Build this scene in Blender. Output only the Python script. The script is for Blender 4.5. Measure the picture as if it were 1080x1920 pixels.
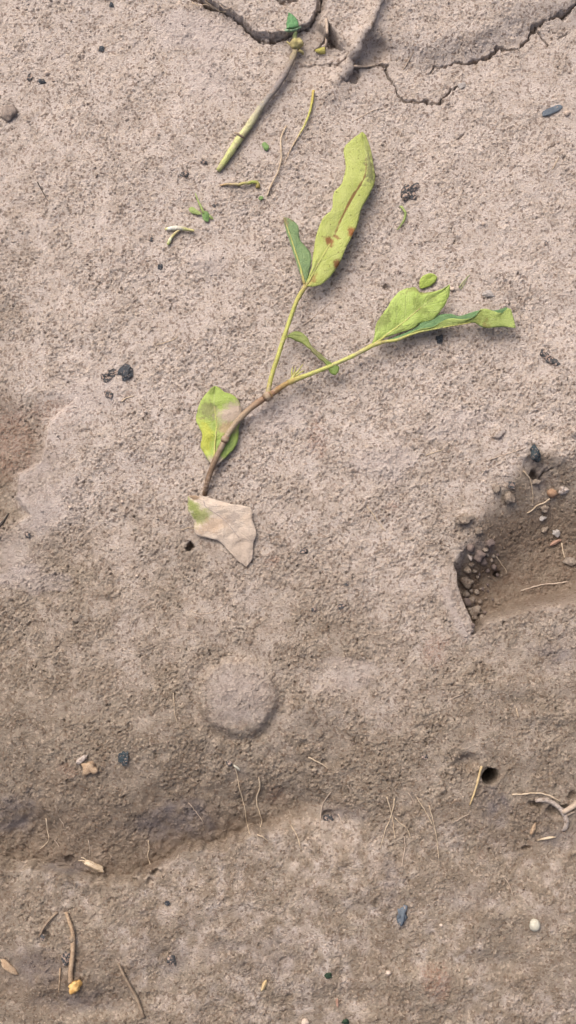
import bpy, math, random
import numpy as np
from mathutils import Vector, Matrix, noise as mnoise

for o in list(bpy.data.objects):
    bpy.data.objects.remove(o)
scene = bpy.context.scene
COL = scene.collection
random.seed(7)
rng = np.random.default_rng(11)

# ------------------------------------------------------------------ camera
D, TILT, SC = 1.05, math.radians(5.0), 2000.0      # distance, tilt from straight down, pixels of the photo per metre
FPX = D * SC
cam_d = bpy.data.cameras.new('camera')
cam = bpy.data.objects.new('camera', cam_d)
COL.objects.link(cam)
cam_d.sensor_fit = 'VERTICAL'
cam_d.sensor_height = 24
cam_d.lens = FPX / 1920 * 24
cam_d.clip_start = 0.01
cam_d.clip_end = 200
cam.location = (0, -D * math.sin(TILT), D * math.cos(TILT))
cam.rotation_euler = (TILT, 0, 0)
scene.camera = cam
CAM = np.array(cam.location)

# ------------------------------------------------------------------ sky and sun
SUN_EL, SUN_AZ = math.radians(52), math.radians(-32)   # azimuth from +Y, towards -X when negative
w = bpy.data.worlds.new('World')
scene.world = w
w.use_nodes = True
nt = w.node_tree
bg = nt.nodes['Background']
sky = nt.nodes.new('ShaderNodeTexSky')
sky.sky_type = 'NISHITA'
sky.sun_disc = False
sky.sun_elevation = SUN_EL
sky.sun_rotation = SUN_AZ
sky.air_density = 0.45
sky.dust_density = 8.0
sky.ozone_density = 0.3
nt.links.new(sky.outputs[0], bg.inputs[0])
bg.inputs[1].default_value = 0.15
sun_d = bpy.data.lights.new('sun', 'SUN')
sun_d.energy = 0.7
sun_d.angle = math.radians(60)
sun_d.color = (1.0, 0.985, 0.96)
sun = bpy.data.objects.new('sun', sun_d)
COL.objects.link(sun)
sd = Vector((math.sin(SUN_AZ) * math.cos(SUN_EL), math.cos(SUN_AZ) * math.cos(SUN_EL), math.sin(SUN_EL)))
sun.rotation_euler = sd.to_track_quat('Z', 'Y').to_euler()
sun.location = sd * 5
scene.view_settings.view_transform = 'Standard'
scene.view_settings.look = 'None'
scene.view_settings.gamma = 1
scene.view_settings.use_curve_mapping = False
scene.view_settings.exposure = 0.56

# ------------------------------------------------------------------ plan coordinates
ct, st = math.cos(TILT), math.sin(TILT)

def to_uv(x, y, z):
    """plan position (photo pixels) of a world point"""
    dx, dy, dz = x - CAM[0], y - CAM[1], z - CAM[2]
    yc = dy * ct + dz * st
    zc = -(-dy * st + dz * ct)
    return 540 + FPX * dx / zc, 960 - FPX * yc / zc

def ray(px, py):
    a, b = (px - 540) / FPX, (960 - py) / FPX
    return np.array([a, b * ct + st, b * st - ct])

def on_z(px, py, z):
    d = ray(px, py)
    return CAM + d * ((z - CAM[2]) / d[2])

# ------------------------------------------------------------------ noise in numpy
def hsh(ix, iy, k):
    h = ix.astype(np.int32).view(np.uint32) * np.uint32(374761393) + iy.astype(np.int32).view(np.uint32) * np.uint32(668265263)
    h += np.uint32((k * 2654435769 + 12345) & 0xffffffff)
    h ^= h >> np.uint32(13)
    h *= np.uint32(1274126177)
    h ^= h >> np.uint32(16)
    h *= np.uint32(2246822519)
    h ^= h >> np.uint32(15)
    return (h & np.uint32(0xffffff)).astype(np.float32) / np.float32(16777216.0)

def vnoise(x, y, k=0):
    ix, iy = np.floor(x), np.floor(y)
    fx, fy = (x - ix).astype(np.float32), (y - iy).astype(np.float32)
    fx = fx * fx * fx * (fx * (fx * 6 - 15) + 10)
    fy = fy * fy * fy * (fy * (fy * 6 - 15) + 10)
    a, b = hsh(ix, iy, k), hsh(ix + 1, iy, k)
    c, d = hsh(ix, iy + 1, k), hsh(ix + 1, iy + 1, k)
    return (a + (b - a) * fx) * (1 - fy) + (c + (d - c) * fx) * fy

def fbm(x, y, k=0, n=3):
    s, a, t = 0, 1.0, 0
    for i in range(n):
        s = s + a * (vnoise(x * 2 ** i, y * 2 ** i, k + i * 7) - 0.5)
        t += a
        a *= 0.5
    return s / t * 2

def crumbs_h(x, y, k, rmin=.45, rmax=.85, p=1.0):
    """height of a bed of rounded crumbs, one per unit cell (0..1)"""
    x, y = x.astype(np.float32), y.astype(np.float32)
    ix, iy = np.floor(x), np.floor(y)
    out = np.zeros(x.shape, np.float32)
    for dx in (-1, 0, 1):
        for dy in (-1, 0, 1):
            cx, cy = ix + dx, iy + dy
            px = cx + hsh(cx, cy, k)
            py = cy + hsh(cx, cy, k + 1)
            r = rmin + (rmax - rmin) * hsh(cx, cy, k + 2)
            h = 0.35 + 0.65 * hsh(cx, cy, k + 3)
            ca = hsh(cx, cy, k + 5)
            sa = np.sqrt(1 - ca * ca) * np.where(r * 97 % 1 < .5, -1, 1).astype(np.float32)
            ex, ey = x - px, y - py
            qx, qy = ex * ca + ey * sa, (ey * ca - ex * sa) * 1.45
            d2 = (qx * qx + qy * qy) / (r * r)
            v = h * np.sqrt(np.clip(1 - d2, 0, 1))
            if p < 1:
                v = v * (hsh(cx, cy, k + 4) < p)
            out = np.maximum(out, v)
    return out

def sstep(a, b, x):
    t = np.clip((x - a) / (b - a), 0, 1)
    return t * t * (3 - 2 * t)

def poly_dist(U, V, P, W=None):
    """distance to a polyline and the width interpolated along it"""
    best = np.full(U.shape, 1e9, np.float32)
    wid = np.ones(U.shape, np.float32)
    for i in range(len(P) - 1):
        ax, ay = P[i]; bx, by = P[i + 1]
        L2 = (bx - ax) ** 2 + (by - ay) ** 2
        t = np.clip(((U - ax) * (bx - ax) + (V - ay) * (by - ay)) / L2, 0, 1)
        d = np.hypot(U - ax - t * (bx - ax), V - ay - t * (by - ay))
        m = d < best
        best = np.where(m, d, best)
        if W is not None:
            wid = np.where(m, W[i] + (W[i + 1] - W[i]) * t, wid)
    return best, wid

def inside(U, V, P):
    r = np.zeros(U.shape, bool)
    n = len(P)
    for i in range(n):
        ax, ay = P[i]; bx, by = P[(i + 1) % n]
        if ay == by:
            continue
        c = ((ay > V) != (by > V)) & (U < (bx - ax) * (V - ay) / (by - ay) + ax)
        r ^= c
    return r

def basin(U, V, P, Wd):
    """0 outside a polygon, 1 inside, rising over the width given for each side"""
    n = len(P)
    px, py = [p[0] for p in P], [p[1] for p in P]
    out = np.zeros(U.shape, np.float32)
    m = (U > min(px)) & (U < max(px)) & (V > min(py)) & (V < max(py))
    if not m.any():
        return out
    u, v = U[m], V[m]
    t = np.full(u.shape, 9.0, np.float32)
    for i in range(n):
        d, _ = poly_dist(u, v, [P[i], P[(i + 1) % n]])
        t = np.minimum(t, d / Wd[i])
    out[m] = sstep(0, 1, np.where(inside(u, v, P), t, 0))
    return out

# ------------------------------------------------------------------ the lie of the land
FURROW = [(-700, 1600), (-60, 1606), (60, 1612), (130, 1632), (200, 1648), (280, 1636), (330, 1602), (400, 1582), (470, 1556), (540, 1538), (620, 1532), (700, 1545), (900, 1600), (1700, 1700)]
fu, fv = np.array([p[0] for p in FURROW]), np.array([p[1] for p in FURROW])
PIT = [(850, 1050), (846, 1095), (860, 1138), (885, 1192), (912, 1172), (962, 1156), (1080, 1132), (1210, 1120), (1190, 930), (1080, 850), (1005, 822), (945, 880), (905, 940), (882, 1005)]
PITW = [7, 6, 6, 12, 24, 34, 45, 100, 160, 170, 170, 150, 110, 36]
SUNK = [(-260, 690), (60, 728), (152, 742), (96, 788), (80, 868), (38, 888), (34, 934), (58, 968), (20, 1000), (-260, 1010)]
SUNKW = [80, 40, 6, 5, 5, 5, 6, 9, 40, 60]
PLATE = [(352, -160), (376, -4), (440, 36), (476, 68), (516, 74), (552, 62), (584, 48), (600, 14), (614, -160)]
BANK = [(614, -160), (604, 20), (592, 52), (622, 92), (650, 118), (722, 116), (800, 142), (900, 117), (980, 84), (1500, -30), (1500, -160)]
CRACKS = [
    ([(340, -60), (362, 0), (400, 14), (440, 38), (472, 70), (494, 76), (516, 78), (545, 70), (575, 55), (590, 40), (598, 18), (610, -10), (614, -60)],
     [6, 6, 4.5, 3, 5, 4.5, 5, 3.2, 2.4, 2.4, 2.2, 2, 2], 20),
    ([(508, -30), (516, 0), (532, 6), (552, 1), (556, -30)], [3, 3, 3.5, 3, 3], 8),
    ([(806, 138), (816, 130), (842, 124), (872, 122), (900, 116), (918, 104), (930, 94), (958, 91), (976, 93)], [1.5, 3, 2.5, 3.5, 4, 4.5, 3.5, 3, 1.5], 10),
    ([(980, 86), (992, 72), (1006, 56), (1014, 42), (1030, 38), (1048, 26), (1070, 22), (1100, -10)], [2, 3.5, 6, 4, 2.5, 3, 5, 4], 9),
    ([(1004, 60), (1018, 72), (1026, 82)], [3, 2, 1.5], 6),
    ([(1044, 82), (1050, 70), (1062, 62)], [1.5, 2.5, 1.5], 6),
    ([(722, 120), (728, 140), (738, 160), (748, 180), (758, 190), (776, 188), (796, 194), (818, 199), (832, 188), (844, 174), (862, 164)], [3, 2.5, 2, 2, 4, 4, 3.5, 3.5, 3, 3, 1.5], 9),
    ([(660, 126), (690, 124), (712, 119), (724, 121)], [4, 3, 3.5, 2], 9),
    ([(566, 122), (600, 124), (634, 124), (650, 112)], [1, 1.5, 1.8, 2], 4),
    ([(612, 40), (614, 60), (606, 84), (592, 94)], [2.5, 3, 4, 2.5], 8),
    ([(616, 45), (622, 70), (630, 88), (640, 94)], [5, 7, 5, 2], 13),
    ([(855, 262), (866, 254), (872, 250)], [1.2, 2.2, 1.2], 4),
    ([(1030, 278), (1040, 268), (1052, 266)], [1.2, 2.2, 1.2], 4),
    ([(1000, 895), (1010, 900), (1026, 892), (1040, 880)], [4, 3, 2, 1.2], 7),
]
HOLES = [  # u, v, ru, rv, depth mm, edge softness
    (920, 1456, 15, 14.5, 85, .30), (355, 1027, 6.5, 6.5, 15, .5), (878, 1430, 20, 13, 7, .9), (932, 1077, 6, 5, 10, .5),
    (1003, 890, 9, 10, 14, .6), (620, 74, 11, 17, 13, .7), (702, 92, 26, 22, 9, .8), (660, 140, 14, 12, 9, .8),
    (1002, 866, 16, 26, 6, 1.0), (617, 1530, 14, 9, 6, .8), (724, 538, 7, 5, 5, .7), (132, 1612, 8, 6, 6, .8),
    (80, 1760, 12, 10, 6, .9), (1048, 1518, 22, 9, 8, .8), (1005, 1508, 11, 7, 9, .7), (1074, 1494, 8, 7, 8, .8), (985, 1588, 6, 5, 5, .8),
    (1058, 28, 9, 8, 7, .8), (300, 1560, 60, 30, 4, 1.2), (540, 1500, 60, 25, 4, 1.2), (60, 1560, 60, 34, 5, 1.2), (568, 1395, 8, 6, 3, .9), (610, 1430, 7, 6, 4, .9),
    (160, 1880, 90, 26, 5, 1.2), (640, 1870, 60, 20, 3, 1.2), (880, 1810, 120, 20, 3, 1.2),
]
BUMPS = [  # u, v, ru, rv, height mm
    (385, 490, 34, 24, 3.0), (560, 1330, 24, 22, 2.5), (60, 930, 50, 50, 2), (1042, 850, 32, 22, 5), (870, 972, 22, 14, 3), (640, 1330, 60, 30, 2), (700, 1660, 90, 40, 4),
    (420, 1690, 120, 50, 4), (950, 1700, 100, 50, 4), (200, 1760, 90, 40, 4), (760, 1840, 120, 40, 4), (1000, 1400, 80, 30, 3), (960, 1290, 110, 20, 3), (1040, 1340, 90, 16, 3),
]

def macro(U, V):
    """height in metres without the crumb relief"""
    wu = U + 5 * fbm(U / 26, V / 26, 3, 2)
    wv = V + 5 * fbm(U / 26, V / 26, 9, 2)
    z = np.zeros(U.shape, np.float32)
    # bed shoulder, furrow, lower ground
    b = np.interp(wu, fu, fv)
    ww = wv + 9 * fbm(U / 45, V / 45, 21, 3) + 7 * fbm(U / 14, V / 14, 23, 2)
    left = 1 - sstep(430, 800, U)
    drop = sstep(1270, 1, 0) if False else np.clip((ww - 1290) / (b - 1290), 0, 1)
    lo = -(0.016 + 0.030 * left) * drop ** 1.8
    near = -0.017 - .004 * fbm(U / 80, V / 80, 27, 2) - 0.012 * sstep(1600, 2100, V) - 0.006 * sstep(2100, 3000, V)
    brk = np.clip(.5 + 1.6 * fbm(U / 70, V / 70, 25, 2), 0, 1)
    s = sstep(-5 - 70 * (1 - left), 6 + 14 * brk + 110 * (1 - left), ww - b)
    z += lo * (1 - s) + near * s
    z += -0.010 * sstep(1150, 1500, V) * sstep(800, 1060, U) * (1 - s)
    # pit
    z += -0.036 * basin(U + .35 * (wu - U), V + .35 * (wv - V), PIT, PITW)
    m = (U > 790) & (U < 930) & (V > 1020) & (V < 1240)
    rim, _ = poly_dist(U[m], V[m], [(842, 1070), (840, 1100), (852, 1140), (876, 1192)])
    z[m] += 0.002 * np.exp(-(rim / 9) ** 2)
    # sunken patch on the left
    z += -0.0065 * basin(wu, wv, SUNK, SUNKW)
    # cracked plates on the bank above
    z += 0.010 * basin(wu, wv, PLATE, [5] * len(PLATE))
    z += 0.011 * basin(wu, wv, BANK, [10, 8, 14, 30, 40, 70, 70, 70, 80, 80, 80])
    z += 0.010 * sstep(60, -400, V)
    # flat round clod with a trough about it
    r = np.hypot((U - 446) / 76, (V - 1306) / 72) + .10 * fbm(U / 30, V / 30, 61, 4)
    lowside = sstep(1230, 1330, V)
    z += 0.0036 * (1 - sstep(0.86, 1.06, r)) - (.001 + .0018 * lowside) * np.exp(-((r - 1.14) / .16) ** 2)
    m = (U > 540) & (U < 820) & (V < 260) & (V > -120)
    rd, rw = poly_dist(wu[m], wv[m], [(722, -20), (704, 20), (690, 50), (670, 88), (658, 112), (645, 138), (624, 166)], [14, 14, 16, 18, 20, 24, 30])
    z[m] += .006 * np.exp(-(rd / rw) ** 2)
    for (u, v, a, c, h) in BUMPS:
        m = (np.abs(wu - u) < a * 3) & (np.abs(wv - v) < c * 3)
        z[m] += h * 1e-3 * np.exp(-((wu[m] - u) / a) ** 2 - ((wv[m] - v) / c) ** 2)
    z += 0.0035 * fbm(U / 240, V / 240, 31, 3) + 0.0016 * fbm(U / 60, V / 60, 41, 3)
    return z

def cuts(U, V):
    """cracks and holes"""
    z = np.zeros(U.shape, np.float32)
    wu = U + 7 * fbm(U / 17, V / 17, 53, 2) + 3.2 * fbm(U / 6, V / 6, 55, 2)
    wv = V + 7 * fbm(U / 17, V / 17, 59, 2) + 3.2 * fbm(U / 6, V / 6, 57, 2)
    for P, W, dep in CRACKS:
        x0, x1 = min(p[0] for p in P) - 25, max(p[0] for p in P) + 25
        y0, y1 = min(p[1] for p in P) - 25, max(p[1] for p in P) + 25
        m = (U > x0) & (U < x1) & (V > y0) & (V < y1)
        if not m.any():
            continue
        d, wd = poly_dist(wu[m], wv[m], P, W)
        wd = wd * .86 * (.3 + .65 * vnoise(U[m] / 9, V[m] / 9, 77) + .7 * vnoise(U[m] / 28, V[m] / 28, 78))
        z[m] -= dep * 1e-3 * (1 - sstep(.2, 1.0, d / wd))
    for (u, v, a, c, h, s) in HOLES:
        m = (np.abs(U - u) < a * 2.5 + 6) & (np.abs(V - v) < c * 2.5 + 6)
        k = .35 if h < 30 else .15
        r = np.hypot((U[m] + (wu[m] - U[m]) * k * 2 - u) / a, (V[m] + (wv[m] - V[m]) * k * 2 - v) / c)
        z[m] -= h * 1e-3 * (1 - sstep(1 - s * .7, 1 + s * .5, r))
    return z

def axis(lo, hi, step, far, grow):
    c = list(np.arange(lo, hi + step / 2, step))
    s, x, up = step, c[-1], []
    while x < far:
        s *= grow; x += s; up.append(x)
    s, x, dn = step, c[0], []
    while x > -far:
        s *= grow; x -= s; dn.append(x)
    return np.array(dn[::-1] + c + up)

GX = axis(-0.318, 0.318, 0.00084, 30, 1.17)
GY = axis(-0.488, 0.538, 0.00084, 30, 1.17)
X, Y = np.meshgrid(GX, GY)
Yc, Xc = np.clip(Y, -1.6, 2.0), np.clip(X, -2.5, 2.5)
def thin(n, k):
    return np.unique(np.append(np.arange(0, n, k), n - 1))
ii, jj = thin(X.shape[0], 3), thin(X.shape[1], 3)
Xs, Ys = Xc[np.ix_(ii, jj)], Yc[np.ix_(ii, jj)]
Zs = np.zeros(Xs.shape)
for _ in range(3):
    U, V = to_uv(Xs, Ys, Zs)
    Zs = macro(U.astype(np.float32), V.astype(np.float32)).astype(np.float64)
def grow(a, src, n):
    f = np.interp(np.arange(n), src, np.arange(len(src)))
    i0 = np.clip(f.astype(int), 0, len(src) - 2)
    t = (f - i0)[:, None]
    return a[i0] * (1 - t) + a[i0 + 1] * t
Z = grow(grow(Zs, ii, X.shape[0]).T, jj, X.shape[1]).T
U, V = to_uv(Xc, Yc, Z)
U = U.astype(np.float32); V = V.astype(np.float32)
Z = macro(U, V).astype(np.float64)
ZM = Z.copy()
Z = Z + cuts(U, V)
# crumb relief, in millimetres of ground
xm, ym = (X * 1000).astype(np.float32), (Y * 1000).astype(np.float32)
fade = (1 - sstep(0.012, 0.09, np.maximum(np.maximum(np.abs(X) - 0.318, np.abs(Y - .025) - .513), 0)))
lp = 0.55 + .8 * fbm(xm / 22, ym / 22, 101, 4) + .6 * fbm(xm / 6, ym / 6, 103, 3)
loose = (.14 + 1.0 * sstep(.24, .84, lp)) * (.72 + .34 * sstep(150, 900, V))
crusty = 1 - sstep(.15, .6, lp)
dome = np.hypot((U - 446) / 78, (V - 1308) / 74)
loose = loose * np.where(dome < .95, .8, 1)
cd, _ = poly_dist(U, V, [(190, 735), (150, 748), (98, 790), (84, 868), (40, 890), (36, 934), (62, 972), (30, 1040)])
crband = np.exp(-(cd / 42) ** 2) * (1 - basin(U, V, SUNK, SUNKW))
loose = loose * (1 - .5 * crband)
soft = sstep(1480, 1640, V)                                  # lower ground: smoother, smeared clay
loose = loose * (1 - .35 * soft)
pitm = basin(U, V, PIT, PITW)
loose = loose * (1 - .55 * pitm) + .55 * pitm * .95
lip, _ = poly_dist(U, V, [(836, 1110), (850, 1148), (874, 1190)])
lipm = np.exp(-(lip / 11) ** 2) * (1 - pitm)
loose = loose * (1 - .7 * lipm)
wx, wy = xm + 1.1 * fbm(xm / 3, ym / 3, 111, 2), ym + 1.1 * fbm(xm / 3, ym / 3, 113, 2)
rel = 0.75 * crumbs_h(wx / 2.5, wy / 2.5, 201) + 1.0 * crumbs_h(wx / 1.6, wy / 1.6, 211) + 1.2 * crumbs_h(wx / 8.5, wy / 8.5, 221, .2, .55, .25)
rel = rel + 0.7 * fbm(xm / 2.2, ym / 2.2, 231, 2) + .8 * fbm(xm / 7, ym / 7, 233, 2)
pits = crumbs_h(wx / 4.0, wy / 4.0, 241, .15, .34, .32)
rel = rel - 3.8 * pits * np.clip(loose + .1, 0, 1)
rel = rel + soft * (2.2 * fbm(xm / 13, ym / 13, 251, 4) - 2.4 * crumbs_h(wx / 11, wy / 11, 255, .2, .5, .4))
Z = Z + fade * loose * rel * 1e-3

ny, nx = X.shape
def ground_mesh():
    me = bpy.data.meshes.new('ground')
    co = np.stack([X, Y, Z], -1).reshape(-1, 3).astype(np.float32)
    me.vertices.add(len(co))
    me.vertices.foreach_set('co', co.ravel())
    i = np.arange((ny - 1) * (nx - 1))
    r, c = i // (nx - 1), i % (nx - 1)
    a = r * nx + c
    q = np.stack([a, a + 1, a + nx + 1, a + nx], -1).astype(np.int32)
    me.loops.add(q.size)
    me.loops.foreach_set('vertex_index', q.ravel())
    me.polygons.add(len(q))
    me.polygons.foreach_set('loop_start', np.arange(0, q.size, 4, dtype=np.int32))
    me.polygons.foreach_set('use_smooth', np.ones(len(q), bool))
    me.update(calc_edges=True)
    return me

def blob(u, v, a, c, k=5, warp=.5):
    out = np.zeros(U.shape, np.float32)
    m = (np.abs(U - u) < a * 1.9) & (np.abs(V - v) < c * 1.9)
    Um, Vm = U[m], V[m]
    n = warp * fbm(Um / (a * .5 + 6), Vm / (c * .5 + 6), k, 3)
    out[m] = 1 - sstep(.45, 1.15, np.hypot((Um - u) / a, (Vm - v) / c) + n)
    return out

def zat(x, y, grid=None):
    g = Z if grid is None else grid
    j = int(np.clip(np.searchsorted(GX, x) - 1, 0, nx - 2)); i = int(np.clip(np.searchsorted(GY, y) - 1, 0, ny - 2))
    fx = (x - GX[j]) / (GX[j + 1] - GX[j]); fy = (y - GY[i]) / (GY[i + 1] - GY[i])
    return float((g[i, j] * (1 - fx) + g[i, j + 1] * fx) * (1 - fy) + (g[i + 1, j] * (1 - fx) + g[i + 1, j + 1] * fx) * fy)

# surface that things lie on: cracks left out, the tops of the crumbs counted in
ZL = ZM + fade * loose * 1.25e-3

def at(px, py, h=0.0, lie=True):
    """point h millimetres above the soil at a plan position"""
    g = ZL if lie else ZM
    if h > 8: h = 8 + (h - 8) * .26
    z = 0.0
    for _ in range(5):
        p = on_z(px, py, z)
        z = zat(p[0], p[1], g) + h * 1e-3
    p = on_z(px, py, z)
    return Vector(p)

# ------------------------------------------------------------------ materials
def lin(c):
    return tuple(((x / 255) / 12.92 if x / 255 <= .04045 else ((x / 255 + .055) / 1.055) ** 2.4) for x in c)

def rgb(r, g, b, k=1.0):
    return tuple(x * k for x in lin((r, g, b))) + (1,)

class NT:
    def __init__(s, name):
        s.m = bpy.data.materials.new(name); s.m.use_nodes = True
        s.t = s.m.node_tree; s.b = s.t.nodes['Principled BSDF']
    def n(s, typ, **kw):
        q = s.t.nodes.new(typ)
        for k, v in kw.items():
            if k.startswith('i_'):
                q.inputs[k[2:].replace('_', ' ')].default_value = v
            elif k.startswith('n_'):
                q.inputs[int(k[2:])].default_value = v
            else:
                setattr(q, k, v)
        return q
    def l(s, a, b): s.t.links.new(a, b)
    def val(s, x, sock):
        if isinstance(x, (int, float)): sock.default_value = x
        elif isinstance(x, tuple): sock.default_value = x
        else: s.l(x, sock)
    def math(s, op, a, b=0.0, c=0.0, clamp=False):
        q = s.n('ShaderNodeMath', operation=op, use_clamp=clamp)
        for i, x in enumerate((a, b, c)): s.val(x, q.inputs[i])
        return q.outputs[0]
    def mix(s, f, a, b, mode='MIX'):
        q = s.n('ShaderNodeMix', data_type='RGBA', blend_type=mode)
        s.val(f, q.inputs[0]); s.val(a, q.inputs[6]); s.val(b, q.inputs[7])
        return q.outputs[2]
    def ramp(s, f, lo, hi):
        q = s.n('ShaderNodeMapRange', interpolation_type='SMOOTHSTEP')
        s.l(f, q.inputs[0]); q.inputs[1].default_value = lo; q.inputs[2].default_value = hi
        return q.outputs[0]
    def noise(s, vec, scale, det=3, rough=.55):
        q = s.n('ShaderNodeTexNoise'); q.inputs['Scale'].default_value = scale
        q.inputs['Detail'].default_value = det; q.inputs['Roughness'].default_value = rough
        if vec is not None: s.l(vec, q.inputs['Vector'])
        return q.outputs['Fac']
    def attr(s, name, out='Fac'):
        return s.n('ShaderNodeAttribute', attribute_name=name).outputs[out]
    def bump(s, h, dist, strength=1.0):
        q = s.n('ShaderNodeBump'); q.inputs['Strength'].default_value = strength
        q.inputs['Distance'].default_value = dist; s.l(h, q.inputs['Height'])
        s.l(q.outputs[0], s.b.inputs['Normal'])

A = 0.80    # albedo of the soil relative to what the picture shows
def soil_material():
    t = NT('soil')
    pos = t.n('ShaderNodeNewGeometry').outputs['Position']
    n1 = t.noise(pos, 14, 5); n2 = t.noise(pos, 70, 4); n3 = t.noise(pos, 520, 3)
    vor = t.n('ShaderNodeTexVoronoi'); vor.inputs['Scale'].default_value = 480; t.l(pos, vor.inputs['Vector'])
    vc = t.n('ShaderNodeSeparateColor'); t.l(vor.outputs['Color'], vc.inputs[0])
    dry = t.math('ADD', t.attr('dry'), t.math('MULTIPLY', t.math('SUBTRACT', n1, .5), .5), clamp=True)  # dry also carries the shade painted on the furrow wall
    moist = t.mix(t.ramp(n2, .35, .65), rgb(147, 134, 118, A), rgb(166, 154, 138, A))
    crust = t.mix(t.ramp(n2, .35, .65), rgb(198, 185, 173, A), rgb(214, 202, 192, A))
    col = t.mix(t.ramp(dry, .1, .9), moist, crust)
    col = t.mix(t.math('MULTIPLY', t.attr('damp'), t.ramp(n2, .2, .6)), col, rgb(118, 101, 86, A))  # damp soil colour, also used to paint shade in the furrow and pit
    # single grains: pale sand, dark humus
    col = t.mix(t.math('MULTIPLY', t.ramp(vc.outputs[0], .80, .92), t.math('SUBTRACT', .42, t.math('MULTIPLY', t.attr('damp'), .34), clamp=True)), col, rgb(214, 196, 176, A))
    col = t.mix(t.math('MULTIPLY', t.ramp(vc.outputs[1], .78, .92), .55), col, rgb(112, 92, 78, A))
    col = t.mix(t.math('MULTIPLY', t.ramp(n3, .48, .70), .45), col, rgb(128, 106, 90, A))
    col = t.mix(t.math('MULTIPLY', t.attr('red'), t.ramp(n3, .3, .7)), col, rgb(164, 124, 106, A))
    col = t.mix(t.math('MULTIPLY', t.attr('ash'), t.ramp(n2, .25, .7)), col, rgb(128, 121, 121, A))
    col = t.mix(t.attr('pale'), col, rgb(204, 193, 188, A))
    t.l(col, t.b.inputs['Base Color'])
    t.b.inputs['Roughness'].default_value = .95
    t.b.inputs['Specular IOR Level'].default_value = .12
    h = t.math('ADD', t.math('MULTIPLY', n3, .8), t.noise(pos, 1300, 2))
    t.bump(h, .0016, 1.0)
    return t.m
SOIL = soil_material()

def plain(name, c1, c2, scale=150, rough=.8, bump=.0006, spec=.25, c3=None, dust=0.0):
    t = NT(name)
    pos = t.n('ShaderNodeTexCoord').outputs['Object']
    rnd = t.n('ShaderNodeObjectInfo').outputs['Random']
    va = t.n('ShaderNodeVectorMath', operation='ADD'); t.l(pos, va.inputs[0]); t.l(rnd, va.inputs[1])
    n = t.noise(va.outputs[0], scale, 4)
    col = t.mix(t.ramp(n, .35, .65), rgb(*c1, A), rgb(*c2, A))
    if c3:
        col = t.mix(t.ramp(t.noise(va.outputs[0], scale * 3.1, 3), .58, .68), col, rgb(*c3, A))
    if dust:
        nz = t.n('ShaderNodeTexNoise'); nz.inputs['Scale'].default_value = scale * 1.7; nz.inputs['Detail'].default_value = 5
        t.l(va.outputs[0], nz.inputs['Vector'])
        col = t.mix(t.ramp(nz.outputs['Fac'], .72 - dust * .4, .80 - dust * .3), col, rgb(172, 152, 138, A))
    t.l(col, t.b.inputs['Base Color'])
    t.b.inputs['Roughness'].default_value = rough
    t.b.inputs['Specular IOR Level'].default_value = spec
    if bump: t.bump(t.noise(va.outputs[0], scale * 4, 3), bump, .8)
    return t.m

def stem_material(name, stops, scale=260):
    """colour runs along the stem with its own age: woody below, green above"""
    t = NT(name)
    a = t.attr('along')
    pos = t.n('ShaderNodeTexCoord').outputs['Object']
    n = t.noise(pos, scale, 4)
    a = t.math('ADD', a, t.math('MULTIPLY', t.math('SUBTRACT', n, .5), .28))
    r = t.n('ShaderNodeValToRGB')
    t.l(a, r.inputs[0])
    while len(r.color_ramp.elements) < len(stops): r.color_ramp.elements.new(.5)
    for e, (p, c) in zip(r.color_ramp.elements, stops):
        e.position = p; e.color = rgb(*c, A)
    n2 = t.noise(pos, scale * 2.4, 3)
    col = t.mix(t.math('MULTIPLY', t.ramp(n2, .50, .66), .40), r.outputs[0], rgb(128, 108, 86, A))
    col = t.mix(t.math('MULTIPLY', t.ramp(t.noise(pos, 130, 6, .7), .50, .62), .55), col, rgb(178, 160, 142, A))
    t.l(col, t.b.inputs['Base Color'])
    t.b.inputs['Roughness'].default_value = .6
    t.b.inputs['Specular IOR Level'].default_value = .3
    t.bump(n2, .0010, .9)
    return t.m

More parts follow.
